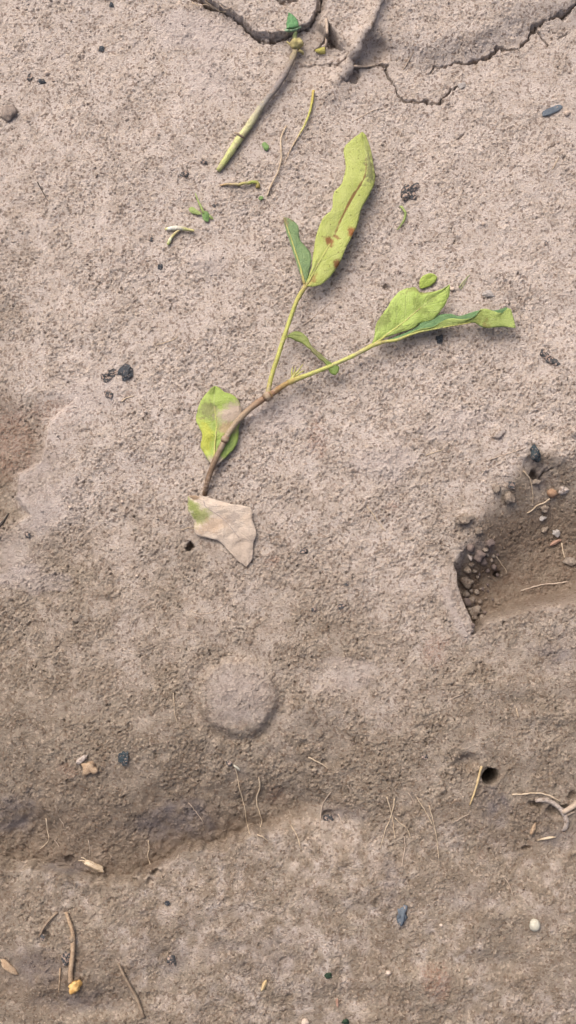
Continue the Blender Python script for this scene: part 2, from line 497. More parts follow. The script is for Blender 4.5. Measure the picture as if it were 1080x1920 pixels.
def leaf_material(name, base, base2, vein, spots=(), speck=None, speck_lo=.66, nveins=9, midrib=True, vstr=.35, rough=.5):
    """blade colour from its own u (across) and v (along); spots = (u, v, ru, rv, colour, strength, ragged)"""
    t = NT(name)
    uv = t.n('ShaderNodeUVMap', uv_map='UVMap').outputs[0]
    sp = t.n('ShaderNodeSeparateXYZ'); t.l(uv, sp.inputs[0])
    u, v = sp.outputs[0], sp.outputs[1]
    pos = t.n('ShaderNodeTexCoord').outputs['Object']
    na = t.noise(pos, 60, 4); nb = t.noise(pos, 190, 4, .65)
    col = t.mix(t.ramp(na, .32, .68), rgb(*base, A), rgb(*base2, A))
    col = t.mix(t.math('MULTIPLY', t.ramp(nb, .45, .7), .22), col, rgb(*vein, A))
    du = t.math('ABSOLUTE', t.math('SUBTRACT', u, .5))
    # side veins running forward from the midrib
    ph = t.math('ADD', t.math('MULTIPLY', v, nveins * 1.0), t.math('MULTIPLY', du, -3.2))
    ph = t.math('ADD', ph, t.math('MULTIPLY', na, .35))
    fr = t.math('ABSOLUTE', t.math('SUBTRACT', t.math('FRACT', ph), .5))
    vl = t.math('MULTIPLY', t.math('SUBTRACT', 1.0, t.ramp(fr, .0, .07)), vstr)
    col = t.mix(vl, col, rgb(*vein, A))
    if midrib:
        col = t.mix(t.math('MULTIPLY', t.math('SUBTRACT', 1.0, t.ramp(du, .008, .03)), .5), col, rgb(*vein, A))
    # net of fine veins, old scars
    vo = t.n('ShaderNodeTexVoronoi', feature='DISTANCE_TO_EDGE'); vo.inputs['Scale'].default_value = 420; t.l(pos, vo.inputs['Vector'])
    net = t.math('SUBTRACT', 1.0, t.ramp(vo.outputs['Distance'], .0, .16))
    col = t.mix(t.math('MULTIPLY', net, .16), col, rgb(*vein, A))
    nc = t.noise(pos, 105, 6, .7)
    for (su, sv, ru, rv, c, s, rag) in spots:
        x = t.math('DIVIDE', t.math('SUBTRACT', u, su), ru)
        y = t.math('DIVIDE', t.math('SUBTRACT', v, sv), rv)
        d = t.math('SQRT', t.math('ADD', t.math('MULTIPLY', x, x), t.math('MULTIPLY', y, y)))
        d = t.math('ADD', d, t.math('ADD', t.math('MULTIPLY', t.math('SUBTRACT', nc, .5), rag * 2.2), t.math('MULTIPLY', t.math('SUBTRACT', nb, .5), rag * 2.2)))
        f = t.math('MULTIPLY', t.math('SUBTRACT', 1.0, t.ramp(d, .45, 1.25)), s)
        col = t.mix(f, col, rgb(*c, A))
    if speck:
        col = t.mix(t.math('MULTIPLY', t.ramp(t.noise(pos, 330, 3, .6), speck_lo, speck_lo + .06), .75), col, rgb(*speck, A))
    t.l(col, t.b.inputs['Base Color'])
    t.b.inputs['Roughness'].default_value = rough
    t.b.inputs['Specular IOR Level'].default_value = .3
    h = t.math('ADD', t.math('MULTIPLY', vl, -1.0), t.math('ADD', t.math('MULTIPLY', nb, .8), t.math('MULTIPLY', net, -.3)))
    t.bump(h, .0012, .8)
    tr = t.n('ShaderNodeBsdfTranslucent'); t.l(col, tr.inputs[0])
    mx = t.n('ShaderNodeMixShader'); mx.inputs[0].default_value = .18
    out = t.t.nodes['Material Output']
    t.l(t.b.outputs[0], mx.inputs[1]); t.l(tr.outputs[0], mx.inputs[2]); t.l(mx.outputs[0], out.inputs[0])
    return t.m

# ------------------------------------------------------------------ ground object
gme = ground_mesh()
ground = bpy.data.objects.new('ground', gme)
COL.objects.link(ground)
ground['kind'] = 'structure'
gme.materials.append(SOIL)
def set_attr(name, arr):
    a = gme.attributes.new(name, 'FLOAT', 'POINT')
    a.data.foreach_set('value', np.clip(arr, 0, 1).astype(np.float32).ravel())
dry = .88 - .66 * sstep(620, 1500, V + 120 * fbm(U / 160, V / 160, 301, 2)) + .16 * fbm(U / 120, V / 120, 303, 3)
dry = dry - .25 * (1 - sstep(-100, 330, U)) * sstep(150, 500, V)
dry = dry - .45 * basin(U, V, PIT, [40] * 14) - .30 * basin(U, V, SUNK, [30] * 10)
bl = np.interp(U, fu, fv)
dry = dry - .28 * sstep(1440, 1520, V) * (1 - sstep(-8, 8, V - bl)) * (1 - sstep(500, 760, U))  # shaded furrow wall: its darkness painted into the soil colour
dry = dry + .06 * sstep(-8, 8, V - bl) * (1 - sstep(1600, 1950, V)) * (1 - sstep(500, 800, U))
dry = dry + .05 * (dome < .9)
dry = dry + .13 * (crusty - .4) + sstep(1450, 1620, V) * (.5 * fbm(U / 18, V / 18, 305, 4) + .06)
set_attr('dry', dry)  # soil dryness, lowered on the furrow wall to paint its shade
damp = .5 * sstep(1430, 1560, V + 40 * fbm(U / 60, V / 60, 371, 3)) * (1 - sstep(-4, 4, V - bl)) * (1 - sstep(420, 640, U + 60 * fbm(U / 50, V / 50, 372, 2)))  # shade on the furrow wall, painted as darker soil
damp = damp + .72 * blob(1040, 1040, 180, 120, 373, .4) + .6 * blob(905, 1100, 70, 84, 374, .4) + .35 * blob(30, 840, 80, 110, 375, .6) + .5 * blob(100, 1850, 150, 60, 376, .9) + .3 * blob(1000, 1540, 120, 60, 377, .9)  # moist pit and patches; pit shade is painted in here too
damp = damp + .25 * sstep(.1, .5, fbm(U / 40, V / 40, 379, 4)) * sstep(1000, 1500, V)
set_attr('damp', damp)  # moist soil plus the shade painted on furrow wall and pit
red = .42 * blob(18, 830, 46, 90, 311) + .3 * blob(95, 770, 40, 30, 312) + .45 * blob(820, 1215, 28, 36, 313) + .4 * blob(735, 950, 12, 10, 314) + .45 * blob(510, 1052, 16, 12, 315)
red = red + .5 * blob(815, 1845, 34, 40, 316) + .4 * blob(595, 820, 20, 40, 317) + .35 * blob(130, 1445, 26, 14, 318) + .3 * blob(518, 1490, 24, 20, 319) + .4 * blob(900, 1605, 12, 12, 320)
set_attr('red', red)
ash = .7 * blob(1045, 1220, 46, 40, 331) + .8 * blob(330, 1545, 80, 46, 332) + .7 * blob(20, 1520, 60, 44, 333) + .6 * blob(120, 1625, 60, 18, 334) + .75 * blob(925, 1510, 34, 46, 335)
ash = ash + .6 * blob(1045, 1570, 40, 22, 336) + .6 * blob(150, 1880, 110, 22, 337) + .5 * blob(730, 1630, 26, 40, 338) + .6 * blob(60, 1815, 60, 36, 339) + .55 * blob(640, 1520, 60, 22, 340) + .6 * blob(1010, 885, 22, 40, 341) + .55 * blob(900, 1030, 40, 26, 342)
ash = ash + .4 * blob(300, 1790, 60, 40, 343) + .4 * blob(480, 1790, 120, 40, 344) + .3 * blob(880, 1680, 60, 30, 345)
set_attr('ash', ash)
pale = .34 * crband * np.clip(.8 + .8 * fbm(U / 30, V / 30, 349, 3), 0, 1) + .3 * blob(110, 930, 60, 60, 351, .8) + .34 * blob(446, 1306, 72, 68, 353, .25) + .45 * blob(380, 60, 90, 40, 354, .9) + .35 * blob(390, 140, 60, 50, 355) + .4 * blob(720, 860, 60, 40, 356, .9) + .35 * blob(870, 800, 90, 30, 357, .9) + .25 * blob(650, 1260, 60, 40, 358, .9)
pale = pale + .35 * blob(50, 1090, 70, 26, 359, .9) + .42 * lipm + .35 * blob(520, 780, 60, 40, 361, .9) + .3 * blob(390, 490, 40, 26, 362)
set_attr('pale', pale)

# ------------------------------------------------------------------ object helpers
def tag(o, label=None, cat=None, group=None, kind=None):
    if label: o['label'] = label
    if cat: o['category'] = cat
    if group: o['group'] = group
    if kind: o['kind'] = kind
    return o

def mesh_obj(name, vs, fs, mat, parent=None, origin=None, smooth=True, attrs=None, uvs=None):
    org = Vector(origin) if origin is not None else Vector((0, 0, 0))
    me = bpy.data.meshes.new(name)
    me.from_pydata([tuple(Vector(v) - org) for v in vs], [], fs)
    for m in (mat if isinstance(mat, (list, tuple)) else [mat]): me.materials.append(m)
    me.polygons.foreach_set('use_smooth', [smooth] * len(me.polygons))
    if attrs is not None:
        a = me.attributes.new('along', 'FLOAT', 'POINT'); a.data.foreach_set('value', attrs)
    if uvs is not None:
        l = me.uv_layers.new(name='UVMap')
        l.data.foreach_set('uv', [c for lp in me.loops for c in uvs[lp.vertex_index]])
    me.update()
    o = bpy.data.objects.new(name, me)
    COL.objects.link(o)
    if parent is not None:
        o.parent = parent
        o.location = org - pbase(parent)
    else:
        o.location = org
    return o

def pbase(p):
    v = Vector(p.location)
    while p.parent is not None:
        p = p.parent; v += Vector(p.location)
    return v

def empty(name, loc):
    o = bpy.data.objects.new(name, None)
    o.empty_display_size = .01
    o.location = loc
    COL.objects.link(o)
    return o

def resample(P, n):
    """Catmull-Rom through P (any dimension), n points evenly by length"""
    P = np.array(P, float)
    Q = np.vstack([2 * P[0] - P[1], P, 2 * P[-1] - P[-2]])
    out = []
    for i in range(1, len(Q) - 2):
        for t in np.linspace(0, 1, 14, endpoint=False):
            a, b, c, d = Q[i - 1], Q[i], Q[i + 1], Q[i + 2]
            out.append(.5 * (2 * b + (c - a) * t + (2 * a - 5 * b + 4 * c - d) * t ** 2 + (3 * b - a - 3 * c + d) * t ** 3))
    out.append(P[-1]); out = np.array(out)
    L = np.concatenate([[0], np.cumsum(np.linalg.norm(np.diff(out[:, :2], axis=0), axis=1))])
    q = np.linspace(0, L[-1], n)
    return np.stack([np.interp(q, L, out[:, k]) for k in range(out.shape[1])], -1)

def tube(name, pts, rad, mat, parent=None, sides=8, rough=.12, n=None, flat=1.0, seed=0, origin=None):
    """pts: world points, rad: metres at each"""
    n = len(pts)
    vs, fs, al = [], [], []
    up = Vector((0, 0, 1))
    rr = random.Random(seed + int(abs(pts[0][0]) * 1e5))
    for i, p in enumerate(pts):
        d = (Vector(pts[min(i + 1, n - 1)]) - Vector(pts[max(i - 1, 0)])).normalized()
        s = d.cross(up)
        if s.length < 1e-4: s = Vector((1, 0, 0))
        s.normalize(); u = s.cross(d).normalized()
        for k in range(sides):
            a = 2 * math.pi * k / sides
            q = rad[i] * (1 + rough * (rr.random() - .5) * 2)
            vs.append(Vector(p) + s * math.cos(a) * q + u * math.sin(a) * q * flat)
            al.append(i / (n - 1))
    for i in range(n - 1):
        for k in range(sides):
            a, b = i * sides + k, i * sides + (k + 1) % sides
            fs.append((b, a, a + sides, b + sides))
    for i, rev in ((0, True), (n - 1, False)):
        vs.append(Vector(pts[i])); al.append(i / (n - 1)); c = len(vs) - 1
        for k in range(sides):
            a, b = i * sides + k, i * sides + (k + 1) % sides
            fs.append((a, b, c) if rev else (b, a, c))
    return mesh_obj(name, vs, fs, mat, parent, origin if origin is not None else pts[0], attrs=al)

def run(P, n=None, lie=True):
    """plan polyline (u, v, h mm, radius px) -> world points and radii"""
    P = [tuple(p) for p in P]
    L = sum(math.hypot(P[i + 1][0] - P[i][0], P[i + 1][1] - P[i][1]) for i in range(len(P) - 1))
    n = n or max(6, int(L / 5))
    R = resample(P, n)
    pts = [at(r[0], r[1], r[2], lie) for r in R]
    return pts, [max(r[3], .25) / SC for r in R]

def rootlet(P, r0, r1, mat, label, cat='root', name='thin_root', group=None, h=.3, wob=1.2, parent=None):
    n0 = len(P)
    r0, r1 = (r0 * 1.08, r1 * .9) if r0 < 2 else (r0, r1)
    if mat is M_ROOTD and parent is None: h = 0.0
    Q = [(p[0], p[1], (p[2] if len(p) > 2 else h), r0 + (r1 - r0) * i / (n0 - 1)) for i, p in enumerate(P)]
    L = sum(math.hypot(Q[i + 1][0] - Q[i][0], Q[i + 1][1] - Q[i][1]) for i in range(n0 - 1))
    R = resample(Q, max(8, int(L / 4)))
    for i in range(1, len(R) - 1):
        s = R[i, 0] * .07 + R[i, 1] * .05
        R[i, 0] += wob * mnoise.noise((s * 2.1, 3.3, P[0][0])); R[i, 1] += wob * mnoise.noise((s * 2.1, 9.3, P[0][1]))
    pts = [at(q[0], q[1], q[2]) for q in R]
    o = tube(name, pts, [q[3] / SC for q in R], mat, parent, sides=6, rough=.18)
    if parent is None: tag(o, label, cat, group)
    return o

def of_soil(o, dryness, dampness=0.0):
    me = o.data
    me.materials.clear(); me.materials.append(SOIL)
    for nm, v in (('dry', dryness), ('damp', dampness)):
        a = me.attributes.new(nm, 'FLOAT', 'POINT'); a.data.foreach_set('value', [v] * len(me.vertices))

ICO = {}
def ico(sub):
    if sub not in ICO:
        import bmesh
        bm = bmesh.new(); bmesh.ops.create_icosphere(bm, subdivisions=sub, radius=1)
        ICO[sub] = ([v.co.copy() for v in bm.verts], [[v.index for v in f.verts] for f in bm.faces]); bm.free()
    return ICO[sub]

def lump(name, u, v, ru, rv, hz, mat, label=None, cat=None, group=None, ang=0, sink=.35, jag=.28, sub=3, parent=None, smooth=True, facets=0, h=None, sq=1.0):
    """an uneven stone, clod or ember: semi-axes in plan pixels, height hz pixels"""
    V0, F = ico(sub)
    sd = u * 1.7 + v * .31
    ca, sa = math.cos(math.radians(ang)), math.sin(math.radians(ang))
    base = at(u, v, 0)
    ax, ay, az = ru / SC, rv / SC, hz / SC
    rr = random.Random(int(sd * 10))
    planes = [(Vector((rr.gauss(0, 1), rr.gauss(0, 1), rr.gauss(0, .8))).normalized(), .62 + .25 * rr.random()) for _ in range(facets)]
    vs = []
    for q in V0:
        if sq != 1: q = Vector([math.copysign(abs(c) ** sq, c) for c in q])
        k = 1 + jag * mnoise.noise((q.x * 1.3 + sd, q.y * 1.3, q.z * 1.3)) * 1.5 + jag * .6 * mnoise.noise((q.x * 3.1, q.y * 3.1 + sd, q.z * 3.1)) + jag * .35 * mnoise.noise((q.x * 7, q.y * 7 + sd, q.z * 7))
        p = q * k
        for nrm, dd in planes:
            e = p.dot(nrm) - dd
            if e > 0: p = p - nrm * e
        x, y, z = p.x * ax, p.y * ay, p.z * az
        vs.append(base + Vector((x * ca + y * sa, -x * sa + y * ca, z + az * (1 - 2 * sink) if h is None else z + h * 1e-3)))
    o = mesh_obj(name, vs, F, mat, parent, origin=base, smooth=smooth)
    if mat in SOILY: of_soil(o, *SOILY[mat])
    if parent is None: tag(o, label, cat, group)
    return o

def blade(name, L, M, R, mats, parent, n=30, m=7, sag=.0, wave=0.0, thick=.00035, wf=9, origin=None, lie=True, wrk=1.3):
    """a leaf blade from its two edges and midrib, each (u, v, h mm)"""
    l, c, r = resample(L, n), resample(M, n), resample(R, n)
    for q, k in ((l, 1.7), (r, 5.9)):       # edges are never quite even
        for i in range(1, n - 1):
            q[i, 0] += 1.1 * mnoise.noise((i * .55, k, M[0][0])); q[i, 1] += 1.1 * mnoise.noise((i * .55, k + 3, M[0][1]))
    vs, uv, fs = [], [], []
    cols = 2 * m + 1
    for i in range(n):
        t = i / (n - 1)
        a, b, d = [at(q[0], q[1], q[2], lie) for q in (l[i], c[i], r[i])]
        for k in range(cols):
            s = (k - m) / m
            e = a if s < 0 else d
            p = b.lerp(e, abs(s))
            lift = sag * math.sin(abs(s) * math.pi) * .001
            wv = wave * .001 * abs(s) ** 1.5 * math.sin(t * wf * 2 + (1.3 if s > 0 else 0) + 2 * math.sin(t * wf * .7)) * math.sin(math.pi * min(1, t * 1.15))
            fine = wrk * (.0005 * mnoise.noise((p.x * 150, p.y * 150, 2.0)) + .0003 * mnoise.noise((p.x * 380, p.y * 380, 5.0)))
            p = p + Vector((0, 0, lift + wv + fine))
            vs.append(p); uv.append(((s + 1) / 2, t))
    for i in range(n - 1):
        for k in range(cols - 1):
            q = i * cols + k
            fs.append((q, q + 1, q + cols + 1, q + cols))
    o = mesh_obj(name, vs, fs, list(mats), parent, origin=origin if origin is not None else vs[m], uvs=uv)
    # make the listed first material the upper face
    nz = sum((f.normal.z * f.area for f in o.data.polygons))
    if nz < 0: o.data.flip_normals()
    md = o.modifiers.new('thickness', 'SOLIDIFY'); md.thickness = thick; md.offset = 0; md.material_offset = 1; md.material_offset_rim = 0
    return o

# ------------------------------------------------------------------ materials of the small things
M_ROOT = plain('root_pale', (208, 191, 166), (190, 170, 144), 300, .85, .0003)
M_ROOTD = plain('root_dusty', (192, 176, 158), (176, 159, 142), 300, .9, .0003)
M_STRAW = plain('straw', (212, 192, 150), (194, 170, 126), 220, .7, .0003)
M_CHAR = plain('charcoal', (44, 50, 56), (70, 77, 84), 420, .55, .0022, .45, (116, 122, 126), dust=.34)
M_CHARD = plain('charcoal_dusty', (56, 58, 60), (78, 80, 82), 260, .8, .0012, .3, (104, 102, 100), dust=.62)
M_BLUE = plain('slate_blue', (92, 102, 112), (108, 118, 126), 200, .7, .0006, .3, None, dust=.25)
M_TEAL = plain('teal_flake', (44, 58, 66), (70, 86, 92), 420, .65, .0022, .35, (104, 116, 118), dust=.42)
M_CLOD = plain('clod', (156, 138, 122), (172, 155, 139), 160, .95, .001, .1, (138, 116, 98))
M_CLODP = plain('clod_pale', (182, 168, 156), (196, 182, 172), 160, .95, .0009, .1, (170, 150, 134))
M_CLODD = plain('clod_dark', (112, 100, 96), (132, 118, 110), 180, .9, .0009, .15, (90, 80, 76))
M_STONE = plain('stone_grey', (166, 160, 154), (180, 174, 168), 220, .75, .0004, .3, (146, 138, 132))
M_WHITE = plain('stone_white', (204, 202, 186), (188, 184, 168), 260, .8, .0008, .2, None, dust=.22)
M_GRIT = plain('grit_pale', (206, 190, 174), (192, 174, 158), 300, .8, .0003, .3)
M_WOOD = plain('wood_pale', (214, 198, 172), (192, 172, 144), 260, .8, .0006, .2, (150, 122, 94))
M_WOODG = plain('wood_grey', (160, 144, 124), (138, 120, 102), 260, .85, .0006, .2, (110, 94, 80))
M_WOODT = plain('wood_tan', (186, 164, 138), (166, 142, 116), 260, .85, .0006, .2, (128, 106, 86))
M_ORANGE = plain('bud_orange', (222, 188, 124), (204, 158, 92), 180, .6, .0003, .3)
M_PINK = plain('brick_pink', (176, 144, 126), (160, 128, 110), 260, .9, .0006, .15)
M_TWIG = plain('twig_dark', (70, 66, 62), (92, 86, 80), 260, .9, .0006, .15, dust=.2)
M_GREENM = plain('moss_green', (52, 72, 54), (40, 56, 46), 260, .8, .0006, .2)
M_SOILROOT = plain('root_soil_coated', (178, 158, 140), (194, 174, 156), 120, .95, .0016, .1, (150, 130, 112))

SOILY = {M_CLOD: (.35, .15), M_CLODP: (.85, 0.0), M_SOILROOT: (.8, 0.0)}

# ------------------------------------------------------------------ the seedling
base = at(384, 930, 0)
plant = empty('seedling', base)
tag(plant, 'leaning young seedling with forked stem and yellow green leaves', 'seedling')
M_STEM = stem_material('stem_bark', [(0, (100, 80, 64)), (.22, (128, 106, 86)), (.45, (166, 150, 126)), (.68, (160, 138, 114)), (.82, (138, 104, 80)), (1, (172, 148, 92))])
M_BRANCH = stem_material('branch_green', [(0, (174, 154, 96)), (.18, (190, 192, 108)), (.7, (198, 202, 118)), (1, (186, 180, 106))])
M_BRANCH2 = stem_material('branch_green_side', [(0, (164, 146, 96)), (.15, (184, 184, 98)), (.75, (190, 194, 106)), (1, (176, 164, 98))])
P = [(383, 934, -5, 6.0), (386, 915, 4, 6.0), (392, 893, 9, 6.4), (402, 866, 14, 6.6), (414, 840, 18, 6.8), (428, 813, 21, 6.8), (446, 789, 24, 6.8), (468, 767, 26, 7.2), (488, 752, 28, 7.2), (500, 744, 29, 7.8), (512, 737, 30, 7.4), (528, 725, 31, 6.6), (546, 715, 32, 5.8)]
pts, rad = run(P, 44)
rad = [r * .80 * (1 + .12 * mnoise.noise((i * .4, 2.2, 0))) for i, r in enumerate(rad)]
stem = tube('stem', pts, rad, M_STEM, plant, 12, .05, origin=base)
# swollen joint rings
for (u, v, h, r, du, dv) in [(502, 743, 29, 9.2, 7, -5), (422, 824, 19.6, 7.6, 3, -6)]:
    a, b, c = at(u - du, v - dv, h), at(u, v, h + .4), at(u + du, v + dv, h)
    tube('node_ring', [a, a.lerp(b, .5), b, b.lerp(c, .5), c], [r * .7 / SC, r * .96 / SC, r / SC, r * .96 / SC, r * .7 / SC], M_STEM, stem, 12, .05)
P = [(502, 744, 29, 5.4), (504, 728, 31, 4.6), (510, 702, 33, 4.3), (520, 672, 36, 4.2), (530, 640, 38, 4.1), (542, 604, 40, 4.0), (554, 570, 42, 4.0), (563, 552, 43, 4.4), (573, 536, 44, 4.6)]
pts, rad = run(P, 36)
tube('branch', pts, rad, M_BRANCH2, plant, 10, .05)
P = [(540, 718, 32, 5.8), (556, 711, 32.5, 5.2), (580, 702, 33, 4.2), (620, 686, 34, 4.0), (660, 668, 36, 4.0), (698, 648, 38, 4.4), (716, 642, 38, 3.8)]
pts, rad = run(P, 36)
tube('branch', pts, rad, M_BRANCH, plant, 10, .05)

BR = (138, 92, 52)
BIG = leaf_material('leaf_yellow_green', (186, 198, 104), (200, 210, 122), (212, 218, 146),
    [(.74, .80, .26, .10, (112, 112, 84), .75, 1.1), (.62, .92, .2, .05, (132, 140, 84), .5, 1.2), (.5, .56, .05, .26, (140, 100, 58), .95, .5), (.5, .70, .02, .12, (130, 110, 66), .8, .6),
     (.44, .30, .17, .028, (156, 104, 62), .95, .8), (.62, .34, .12, .012, (150, 104, 64), .8, 1.2), (.92, .41, .14, .03, (166, 104, 60), .95, .7), (.95, .22, .12, .028, (134, 86, 50), .95, .7), (.6, .06, .2, .035, (164, 132, 78), .8, .9)],
    speck=(120, 112, 58), speck_lo=.63, vstr=.22)
BIGU = leaf_material('leaf_underside', (160, 176, 100), (172, 188, 112), (184, 196, 126))
DK = leaf_material('leaf_dark_green', (124, 154, 108), (138, 166, 112), (168, 188, 128), [(.3, .96, .8, .10, (150, 130, 100), .8, .8)], speck=(84, 104, 66), speck_lo=.68, vstr=.12)
DKU = leaf_material('leaf_dark_underside', (178, 184, 120), (164, 172, 108), (190, 196, 130))
BRD = leaf_material('leaf_bright_green', (180, 206, 104), (190, 214, 118), (210, 222, 146),
    [(.55, .62, .3, .05, (128, 140, 72), .5, 1.4), (.12, .25, .16, .16, (124, 132, 74), .6, 1.2), (.06, .72, .10, .16, (136, 130, 80), .6, 1.0), (.8, .3, .3, .05, (128, 136, 80), .5, 1.4), (.45, .78, .2, .07, (130, 140, 74), .5, 1.3)],
    speck=(112, 116, 64), speck_lo=.64, vstr=.34, nveins=8)
FOLD = leaf_material('leaf_folded_upper', (104, 142, 96), (118, 156, 104), (140, 170, 116), vstr=.1)
FOLDU = leaf_material('leaf_folded_underside', (190, 210, 120), (180, 200, 110), (212, 222, 150), [(.3, .70, .5, .12, (140, 150, 78), .6, 1.2), (.1, .78, .3, .05, (150, 130, 76), .6, 1.2)], speck=(128, 134, 70), speck_lo=.69, vstr=.15)
OLIVE = leaf_material('leaf_olive', (140, 156, 88), (156, 168, 98), (166, 174, 112), [(.5, .55, .8, .16, (150, 144, 108), .8, 1.0), (.5, .9, .9, .14, (134, 164, 84), .8, .6)], speck=(110, 112, 70), vstr=.1)
LOW = leaf_material('leaf_yellowing', (166, 192, 94), (182, 204, 106), (206, 214, 144),
    [(.16, .34, .26, .22, (210, 212, 92), .8, .6), (.3, .68, .3, .12, (150, 148, 104), .75, 1.0), (.84, .60, .36, .13, (206, 188, 170), 1.0, .5), (.74, .45, .22, .08, (190, 166, 132), .9, .6), (.5, .02, .9, .09, (206, 186, 170), .95, .4), (.75, .25, .26, .12, (150, 178, 104), .6, .8), (.2, .93, .4, .05, (136, 148, 80), .6, .8)],
    speck=(120, 112, 74), speck_lo=.68, vstr=.2, nveins=7)
LOWU = leaf_material('leaf_yellowing_underside', (168, 180, 112), (178, 188, 120), (190, 196, 132))
DEAD = leaf_material('leaf_withered', (224, 204, 182), (232, 216, 198), (236, 224, 208),
    [(.22, .10, .34, .16, (152, 164, 92), .95, .6), (.26, .26, .26, .10, (166, 174, 106), .85, .6), (.72, .06, .4, .05, (166, 138, 106), .8, .8), (.3, .42, .3, .10, (206, 178, 150), .6, 1.0), (.62, .48, .2, .06, (182, 168, 156), .7, 1.1), (.5, .90, .9, .30, (200, 184, 168), .9, .4)],
    speck=(164, 142, 122), speck_lo=.66, vstr=.25, nveins=7, rough=.8)

A_L = [(572, 536, 44), (583, 506, 45), (586, 488, 46), (591, 450, 47), (604, 412, 48), (622, 393, 49), (625, 364, 50), (641, 344, 51), (648, 310, 52), (645, 279, 53), (660, 261, 53), (678, 248, 52)]
A_R = [(577, 537, 44), (592, 537, 42), (610, 528, 40), (635, 497, 39), (648, 467, 39), (669, 424, 40), (678, 391, 41), (695, 360, 41), (704, 334, 41), (699, 305, 42), (695, 280, 44), (686, 254, 48), (680, 248, 51)]
A_M = [(574, 537, 44), (591, 505, 43), (620, 456, 43.5), (640, 410, 45), (661, 370, 46), (684, 331, 46), (687, 295, 47), (684, 265, 50), (679, 248, 51.5)]
leaf = blade('leaf', A_L, A_M, A_R, (BIG, BIGU), plant, 44, 8, sag=1.0, wave=2.2, wf=7, lie=False)
leaf['label'] = 'long yellow green leaf with brown midrib streak'
pts, rad = run([(570, 541, 43.6, 3.4), (582, 522, 43.4, 2.6), (597, 494, 43.5, 1.8), (620, 456, 44, 1.2)], 16, lie=False)
tube('midrib', pts, rad, M_BRANCH, leaf, 8, .05)
B_M = [(572, 534, 44), (561, 496, 46), (548, 455, 48), (538, 425, 50), (533, 409, 51)]
B_R = [(574, 534, 44), (578, 518, 42), (584, 488, 42), (580, 470, 43), (563, 450, 45), (559, 424, 47), (546, 412, 49), (534, 408, 51)]
B_L = [(570, 532, 45), (557, 496, 49), (544, 455, 51), (535, 428, 52), (531.5, 409, 52)]
leaf = blade('leaf', B_L, B_M, B_R, (DK, DKU), plant, 26, 6, sag=.6, wave=.8, lie=False)
leaf['label'] = 'small dark green leaf folded along its midrib'
pts, rad = run([(572, 536, 44.4, 2.8), (561, 496, 46.6, 2.2), (548, 455, 48.6, 1.6), (538, 425, 50.4, 1.2), (532, 408, 51.4, .8)], 16, lie=False)
tube('midrib', pts, rad, M_BRANCH, leaf, 8, .05)
C_L = [(697, 645, 38), (702, 632, 41), (706, 607, 44), (722, 583, 46), (741, 554, 48), (758, 542, 49), (779, 538, 50), (785, 547, 48), (805, 548, 47), (824, 544, 48), (835, 539, 50), (842, 534, 51)]
C_R = [(700, 648, 38), (717, 635, 37), (757, 622, 37), (776, 615, 37), (789, 605, 38), (808, 602, 38), (822, 589, 40), (835, 570, 43), (843, 551, 47), (843, 535, 51)]
C_M = [(698, 648, 38), (730, 624, 40), (757, 604, 42), (781, 583, 43), (806, 563, 45), (828, 547, 48), (842.5, 534.5, 51)]
leaf = blade('leaf', C_L, C_M, C_R, (BRD, BIGU), plant, 40, 8, sag=1.2, wave=1.4, lie=False)
leaf['label'] = 'broad bright green leaf with wavy notched tip'
pts, rad = run([(694, 650, 38, 3.8), (712, 638, 39.2, 2.6), (730, 624, 40.5, 1.8), (757, 604, 42.4, 1.2), (790, 576, 44.3, .7)], 16, lie=False)
tube('midrib', pts, rad, M_BRANCH, leaf, 8, .05)
D_M = [(716, 642, 38), (745, 637, 38), (780, 624, 38), (830, 614, 38), (883, 605, 37), (896, 608, 37), (910, 615, 37), (940, 613, 36), (966, 615, 35)]
D_U = [(716, 641, 39), (745, 635, 40), (780, 620, 43), (815, 612, 46), (838, 598, 50), (873, 598, 50), (891, 593, 51), (903, 578, 52), (924, 583, 50), (940, 587, 49), (956, 577, 48), (962, 594, 42), (967, 613, 35.5)]
D_B = [(716, 640, 37), (745, 630, 36), (778, 616, 35), (792, 604, 34), (818, 592, 34), (842, 588, 35), (862, 592, 35), (890, 584, 36), (908, 580, 36), (930, 582, 36), (950, 576, 36), (961, 590, 35), (966, 612, 35)]
leaf = empty('leaf', at(716, 642, 38)); leaf.parent = plant; leaf.location = Vector(leaf.location) - Vector(plant.location)
leaf['label'] = 'long folded leaf showing pale underside and dark inner face'
o = blade('blade_half', D_M, [((a[0] + b[0]) / 2, (a[1] + b[1]) / 2, (a[2] + b[2]) / 2) for a, b in zip(resample(D_M, 13), resample(D_U, 13))], D_U, (FOLDU, FOLD), leaf, 44, 4, wave=.6, lie=False)
o = blade('blade_half', D_M, [((a[0] + b[0]) / 2, (a[1] + b[1]) / 2, (a[2] + b[2]) / 2 - .5) for a, b in zip(resample(D_M, 13), resample(D_B, 13))], D_B, (FOLD, FOLDU), leaf, 44, 4, wave=.4, lie=False)
pts, rad = run([(700, 647, 38, 3.4), (720, 641, 38, 3.2), (745, 637, 38.2, 2.9), (780, 624, 38.4, 2.1), (830, 614, 38.4, 1.5), (883, 605, 37.6, 1.0)], 24, lie=False)
tube('midrib', pts, rad, M_BRANCH, leaf, 8, .05)
E_R = [(538, 630, 38), (552, 621, 42), (566, 624, 44), (577, 634, 44), (584, 648, 43), (603, 665, 41), (620, 680, 39), (636, 687, 38), (634, 699, 36)]
E_L = [(539, 632, 38), (552, 638, 39), (564, 643, 40), (575, 650, 40), (594, 669, 39), (611, 684, 38), (616, 694, 37), (622, 702, 36), (630, 703, 35)]
